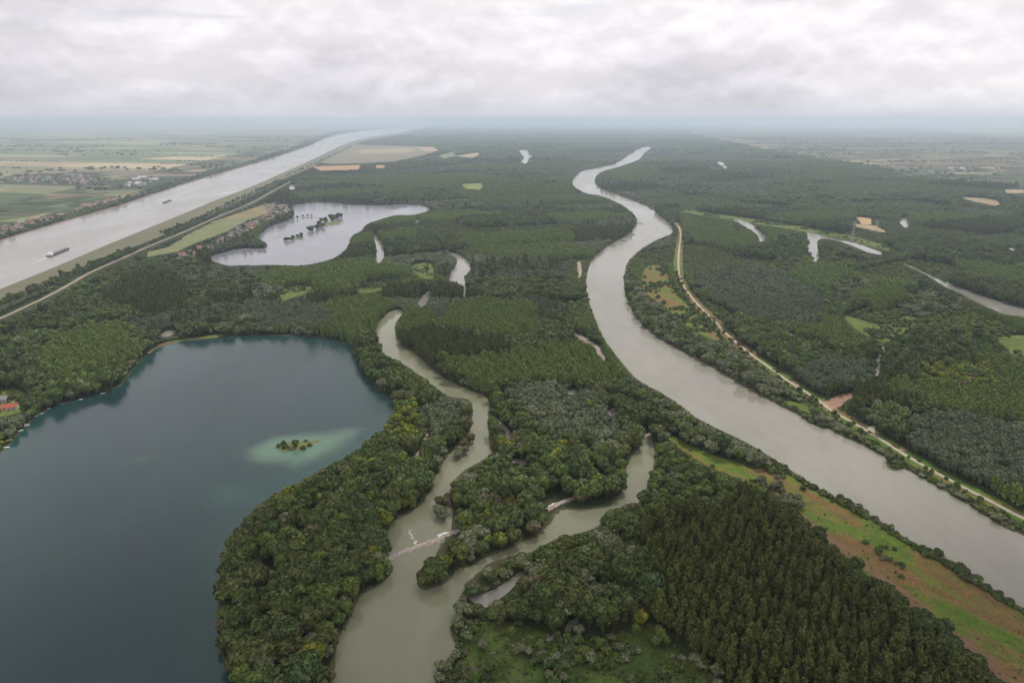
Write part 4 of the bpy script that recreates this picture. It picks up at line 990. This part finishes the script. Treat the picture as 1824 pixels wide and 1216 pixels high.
# two houses on the lawn at the near lake, with parts
def cottage(px, py, rz, L, W, h, rh, roofm, label):
    x, y = G(px, py); t = empty('house', (float(x), float(y), .1), rz)
    m = MB(); m.box(-L/2, L/2, -W/2, W/2, -.2, h); m.v += [(-L/2, -W/2, h), (-L/2, W/2, h), (-L/2, 0, h+rh), (L/2, -W/2, h), (L/2, W/2, h), (L/2, 0, h+rh)]; m.f += [(8, 10, 9), (11, 12, 13)]
    m.build('wall', M_WALL['white'], t)
    q = rh / (W/2); e = .7; r = MB()
    r.v = [(sx * (L/2 + e), yy, zz + z) for z in (.12, .4) for sx, yy, zz in ((-1, -W/2-e, h-e*q), (1, -W/2-e, h-e*q), (1, 0, h+rh), (-1, 0, h+rh), (1, W/2+e, h-e*q), (-1, W/2+e, h-e*q))]
    r.f = [(6,7,8,9),(9,8,10,11),(3,2,1,0),(5,4,2,3),(0,1,7,6),(4,5,11,10),(1,2,8,7),(2,4,10,8),(3,0,6,9),(5,3,9,11)]
    ro = r.build('roof', roofm, t)
    c = MB(); c.box(L*.22, L*.22+.9, .4, 1.3, h+rh*.4, h+rh+1.1); c.build('chimney', M_WALL['cream'], ro)
    d = MB(); d.box(-.6, .6, -W/2-.08, -W/2+.1, 0, 2.2); d.build('door', M_DOOR, t)
    for k in (-.32, .3):
        d = MB(); d.box(L*k-.8, L*k+.8, -W/2-.06, -W/2+.1, 1.0, 2.4); d.build('window', M_GLASS, t)
    return tag(t, label, 'house')
cottage(19, 728, .35, 14, 9, 3.2, 3.0, simple('bright_red_tiles', (.36, .10, .065), .85, .2, .8), 'bright red-roofed house on the lawn by the near lake')
cottage(5, 714, .1, 12, 8, 3.2, 2.6, M_ROOF['grey'], 'grey-roofed house beside the bright red-roofed one')

# ------------------------------------------------------------------ boats
M_HULL = simple('barge_hull', (.055, .055, .085), .6, .2, .3); M_HATCH = simple('hatch_covers', (.15, .12, .13), .7, .2, .2); M_WHITE = simple('white_paint', (.78, .78, .78), .5, .05, .5); M_STEELG = simple('grey_deck_paint', (.42, .42, .44), .6, .05, .5); M_WAKE = simple('white_water', (.46, .45, .38), .8, .12, .4)
def barge(stern, bow, label, wide=11.5):
    x0, y0 = G(*stern, CZ); x1, y1 = G(*bow, CZ); L = math.hypot(x1 - x0, y1 - y0); rz = math.atan2(y1 - y0, x1 - x0)
    t = empty('cargo_barge', (float(x0), float(y0), CZ), rz)
    W = wide / 2; rings = []
    for u, k in ((0, .82), (.04, 1), (.86, 1), (.94, .8), (1.0, .25)):
        rings.append([(u*L, -W*k*.9, -1), (u*L, W*k*.9, -1), (u*L, W*k, 2.6 + (1.2 if u > .9 else 0)), (u*L, -W*k, 2.6 + (1.2 if u > .9 else 0))])
    m = MB(); m.loft(rings); m.build('hull', M_HULL, t)
    m = MB()
    for k in range(6): a = L * (.20 + k * .105); m.box(a, a + L * .098, -W*.78, W*.78, 2.5, 3.9 + (k % 2) * .25)
    m.build('hatch_cover', M_HATCH, t)
    m = MB(); m.box(L*.05, L*.155, -W*.8, W*.8, 2.5, 6.2); ho = m.build('deckhouse', M_WHITE, t)
    m = MB(); m.box(L*.10, L*.14, -W*.55, W*.55, 6.2, 9.2); m.build('wheelhouse', M_WHITE, ho)
    m = MB(); m.box(L*.88, L*.95, -W*.5, W*.5, 2.6, 5.2); m.build('bow_deck', M_STEELG, t)
    m = MB(); m.tube((L*.9, 0, 5), (L*.9, 0, 10), .18, .1); m.build('mast', M_WHITE, t)
    wv = [(0, -3, .08), (0, 3, .08), (-L*.35, 2.4, .08), (-L*.8, .6, .08), (-L*.8, -.6, .08), (-L*.35, -2.4, .08)]
    wk = mesh_obj('barge_wake', wv, [(0, 1, 2, 5), (5, 2, 3, 4)], M_WAKE); wk.location = (float(x0), float(y0), CZ); wk.rotation_euler = (0, 0, rz); tag(wk, 'pale foamy wake trailing behind ' + ('the nearer barge' if 'nearer' in label else 'the farther barge'), kind='stuff')
    return tag(t, label, 'barge')
barge((86,458), (122,443.5), 'nearer dark cargo barge with white deckhouse on the canal')
barge((304,357), (291,362.5), 'farther small grey cargo barge on the canal', 10)
def rowboat(px, py, rz, k, label):
    x, y = G(px, py, WZ); t = empty('small_boat', (float(x), float(y), WZ), rz, k)
    m = MB(); rings = []
    for u, wd in ((-2.6, .8), (-1, 1.05), (1, .95), (2.2, .55), (2.9, .08)): rings.append([(u, -wd*.7, -.2), (u, wd*.7, -.2), (u, wd, .65), (u, -wd, .65)])
    m.loft(rings); m.build('hull', M_WHITE, t)
    s = MB(); s.box(-1.6, -1.1, -.9, .9, .66, .74); s.build('seat', M_DOOR, t)
    s = MB(); s.box(.2, .7, -.85, .85, .66, .74); s.build('seat', M_DOOR, t)
    return tag(t, label, 'boat')
for px, py, rz, k, lab in ((183,700.5,.5,1.1,'white small boat moored beneath the trees, farthest along the lake shore'), (144,711.5,.4,.9,'pale small boat half hidden under overhanging trees on the lake shore'), (87,728,.2,.9,'small boat beside a mooring post on the wooded lake shore'),
    (74,737,.1,.85,'small white boat just beyond the sandy landing on the lake'), (65,741,1.0,.8,'small white boat at the sandy landing on the lake'), (48,757.5,.6,1.1,'white boat tied to the end of the wooden jetty'), (37,767,.6,1.0,'greyish boat just below the wooden jetty'), (12,797,.3,1.1,'white boat nearest the open lake, under the last trees')):
    rowboat(px, py, rz, k * .8, lab)
M_WOOD = simple('weathered_wood', (.30, .26, .22), .9, .2, 1)
x, y = G(38, 757); jt = empty('jetty', (float(x), float(y), 0), .15)
m = MB(); m.box(-4.5, 5, -.9, .9, 1.0, 1.2); m.build('deck', M_WOOD, jt)
for a in (-3.5, 0.5, 4.5):
    for b in (-.7, .7): m = MB(); m.tube((a, b, -.5), (a, b, 1.0), .12, .12); m.build('post', M_WOOD, jt)
tag(jt, 'small wooden jetty on the near lake shore', 'jetty')

# ------------------------------------------------------------------ weirs and groynes
M_ROCK = simple('weir_stone', (.35, .29, .26), .95, .35, .5); M_DROCK = simple('dark_stone', (.10, .095, .085), .95, .3, .6); M_FOAM = simple('foam', (.80, .80, .78), .8, .1, .5)
def rubble(name, pts, half, h, mat, label, cat, seed=1):
    """a ridge of tipped stones: one heaped mesh following a line"""
    r = np.random.default_rng(seed); c, n, _ = ribbon_px(pts, half); L = np.linalg.norm(np.diff(c, axis=0), axis=1).sum()
    k = max(6, int(L / 1.6)); s = np.r_[0, np.cumsum(np.linalg.norm(np.diff(c, axis=0), axis=1))]; tt = np.linspace(0, L, k)
    cx, cy_ = np.interp(tt, s, c[:, 0]), np.interp(tt, s, c[:, 1]); nx, ny = np.interp(tt, s, n[:, 0]), np.interp(tt, s, n[:, 1]); V, Fc = [], []
    cols = np.linspace(-1, 1, 9)
    for i in range(k):
        for u in cols:
            o = u * half * (1 + r.normal(0, .08)); z = .2 + h * (1 - abs(u) ** 2.2) + r.normal(0, .16) * (abs(u) < .95)
            V.append((cx[i] + nx[i] * o + r.normal(0, .2), cy_[i] + ny[i] * o + r.normal(0, .2), z))
    w_ = len(cols)
    for i in range(k - 1):
        for j in range(w_ - 1): Fc.append((i*w_+j, i*w_+j+1, (i+1)*w_+j+1, (i+1)*w_+j))
    return tag(mesh_obj(name, V, Fc, mat), label, cat)
rubble('stone_weir', [(684,999),(715,985),(745,974),(782,961)], 2.9, 1.4, M_ROCK, 'long pinkish stone weir across the green channel below the spit', 'weir', 1)
rubble('stone_weir', [(776,963),(796,953),(818,945)], 2.6, 1.2, M_ROCK, 'low end of the long weir where white water spills by the island', 'weir', 2)
rubble('stone_weir', [(974,909),(990,899),(1006,893),(1030,884)], 2.2, 1.2, M_ROCK, 'small stone weir with white water among the island trees', 'weir', 3)
rubble('stone_weir', [(1139,784),(1150,777),(1162,771)], 2.6, 1.3, M_ROCK, 'small pinkish stone weir closing the upper end of the channel arm', 'weir', 4)
foam_polys = [[(779,952),(790,948),(804,946),(803,950),(790,955),(781,957)], [(728,941),(732,941),(735,955),(744,966),(741,971),(734,964),(729,951)], [(975,901),(985,896),(999,894),(997,898),(986,903),(976,906)], [(1141,778),(1148,773),(1153,774),(1146,779)]]
def foam(polys):
    r = np.random.default_rng(9); V, Fc = [], []
    for q, dens in zip(polys, (3.5, 1.1, 3.5, 3.5)):
        p = np.array(q, float); x, y = G(p[:, 0], p[:, 1], WZ); wp = np.stack([x, y], 1); A = 0
        n = int((x.max() - x.min()) * (y.max() - y.min()) * dens); a = r.uniform(x.min(), x.max(), n); b = r.uniform(y.min(), y.max(), n); ok = inside_poly(np.stack([a, b], 1), wp)
        for u, v in zip(a[ok], b[ok]):
            i = len(V); k = 7; rad = r.uniform(.15, .5); V.append((u, v, WZ + .25))
            for j in range(k): t = 6.283 * j / k; V.append((u + math.cos(t) * rad * r.uniform(.7, 1.3), v + math.sin(t) * rad * r.uniform(.7, 1.3), WZ + .03))
            for j in range(k): Fc.append((i, i+1+j, i+1+(j+1) % k))
    return tag(mesh_obj('white_water', V, Fc, M_FOAM), 'white foaming water spilling below the stone weirs', kind='stuff')
foam(foam_polys)
for i, (a, b, lab) in enumerate((((1130,397),(1144,399),'dark stone groyne farthest up the wooded river bank'), ((1118,417),(1130,419),'dark stone groyne second farthest up the wooded river bank'), ((1100,428),(1115,430),'long dark groyne just above the forked one on the river'), ((1080,438),(1094,439),'dark stone groyne above the lowest one on the river bank'), ((1058,455),(1069,456),'short dark stone groyne nearest along the river bend'))):
    rubble('stone_groyne', [a, ((a[0]+b[0])/2, (a[1]+b[1])/2), b], 5.0, 1.6, M_DROCK, lab, 'groyne', 20 + i)

# ------------------------------------------------------------------ lattice pylons
M_STEEL = simple('galvanised_steel', (.55, .55, .54), .5, .1, 1)
def pylon(px, py, H, label):
    x, y = G(px, py); t = empty('power_pylon', (float(x), float(y), 0), .3); m = MB(); b, tp = 3.6, .7
    lv = [0, .2, .38, .54, .68, .8, .9, 1.0]; corner = lambda f, sx, sy: ((b + (tp - b) * f) * sx, (b + (tp - b) * f) * sy, f * H)
    for sx in (-1, 1):
        for sy in (-1, 1): m.tube(corner(0, sx, sy), corner(1, sx, sy), .28, .2, 4)
    for f0, f1 in zip(lv, lv[1:]):
        for s in (-1, 1):
            m.tube(corner(f0, -1, s), corner(f1, 1, s), .14, .14, 4); m.tube(corner(f0, s, 1), corner(f1, s, -1), .14, .14, 4)
    m.build('tower', M_STEEL, t)
    for f, w_ in ((.72, 8), (.84, 10), (.96, 7)):
        a = MB(); a.tube((-w_, 0, H*f), (w_, 0, H*f), .25, .25, 4); a.build('cross_arm', M_STEEL, t)
    return tag(t, label, 'pylon')
pylon(1518, 429, 50, 'slender pale lattice pylon rising from the forest beyond the gravel road')
pylon(487, 327, 42, 'thin pale lattice pylon on the canal embankment by the forest edge')
pylon(1560, 414, 34, 'small faint lattice pylon near the sandy clearing')

# ------------------------------------------------------------------ the hazy air
def haze():
    m = bpy.data.materials.new('haze_air'); m.use_nodes = True; t = m.node_tree; t.nodes.clear()
    v = N(t, 'ShaderNodeVolumePrincipled'); v.inputs['Color'].default_value = (.74, .87, 1.0, 1); v.inputs['Density'].default_value = HAZE_DENSITY; v.inputs['Anisotropy'].default_value = .68
    o = N(t, 'ShaderNodeOutputMaterial'); t.links.new(v.outputs[0], o.inputs['Volume'])
    mb = MB(); mb.box(-70000, 70000, -3000, 70000, -1.5, CAM_H + 80); ob = mb.build('haze', m); return tag(ob, 'thin bluish haze over the far plain', kind='stuff')
haze()

# ------------------------------------------------------------------ an unseen cloud, added out of view to darken the nearest woods
def shade_cloud():
    m = bpy.data.materials.new('shade_cloud_vapour'); m.use_nodes = True; t = m.node_tree; t.nodes.clear()
    d = N(t, 'ShaderNodeBsdfDiffuse'); d.inputs[0].default_value = (.75, .75, .77, 1); tr = N(t, 'ShaderNodeBsdfTranslucent'); tr.inputs[0].default_value = (.62, .62, .65, 1)
    mx = N(t, 'ShaderNodeMixShader'); mx.inputs[0].default_value = .5; t.links.new(d.outputs[0], mx.inputs[1]); t.links.new(tr.outputs[0], mx.inputs[2])
    o = N(t, 'ShaderNodeOutputMaterial'); t.links.new(mx.outputs[0], o.inputs[0])
    v0, f0 = ico(4); r = random.Random(5); V, Fc = [], []
    for k in range(46):
        a = r.uniform(0, 6.283); q = math.sqrt(r.random()); x, y = math.cos(a) * q * 560, math.sin(a) * q * 150; rad = r.uniform(55, 105) * (1.15 - .45 * q); i = len(V)
        for p in v0:
            n_ = 1 + .22 * mnoise.fractal(Vector((p[0] * 1.7 + k, p[1] * 1.7, p[2] * 1.7)), 1, 2, 4)
            V.append((x + p[0] * rad * n_, y + p[1] * rad * n_, (p[2] if p[2] > 0 else p[2] * .35) * rad * .8 * n_))
        Fc += [tuple(j + i for j in f) for f in f0]
    ob = mesh_obj('added_shade_cloud', V, Fc, m); sh = 900 / math.tan(SUN_EL)
    ob.location = (sh * math.sin(SUN_AZ), 300 + sh * math.cos(SUN_AZ), 900)
    return tag(ob, 'unseen grey cloud added overhead to shade the nearest woods', kind='stuff')
shade_cloud()
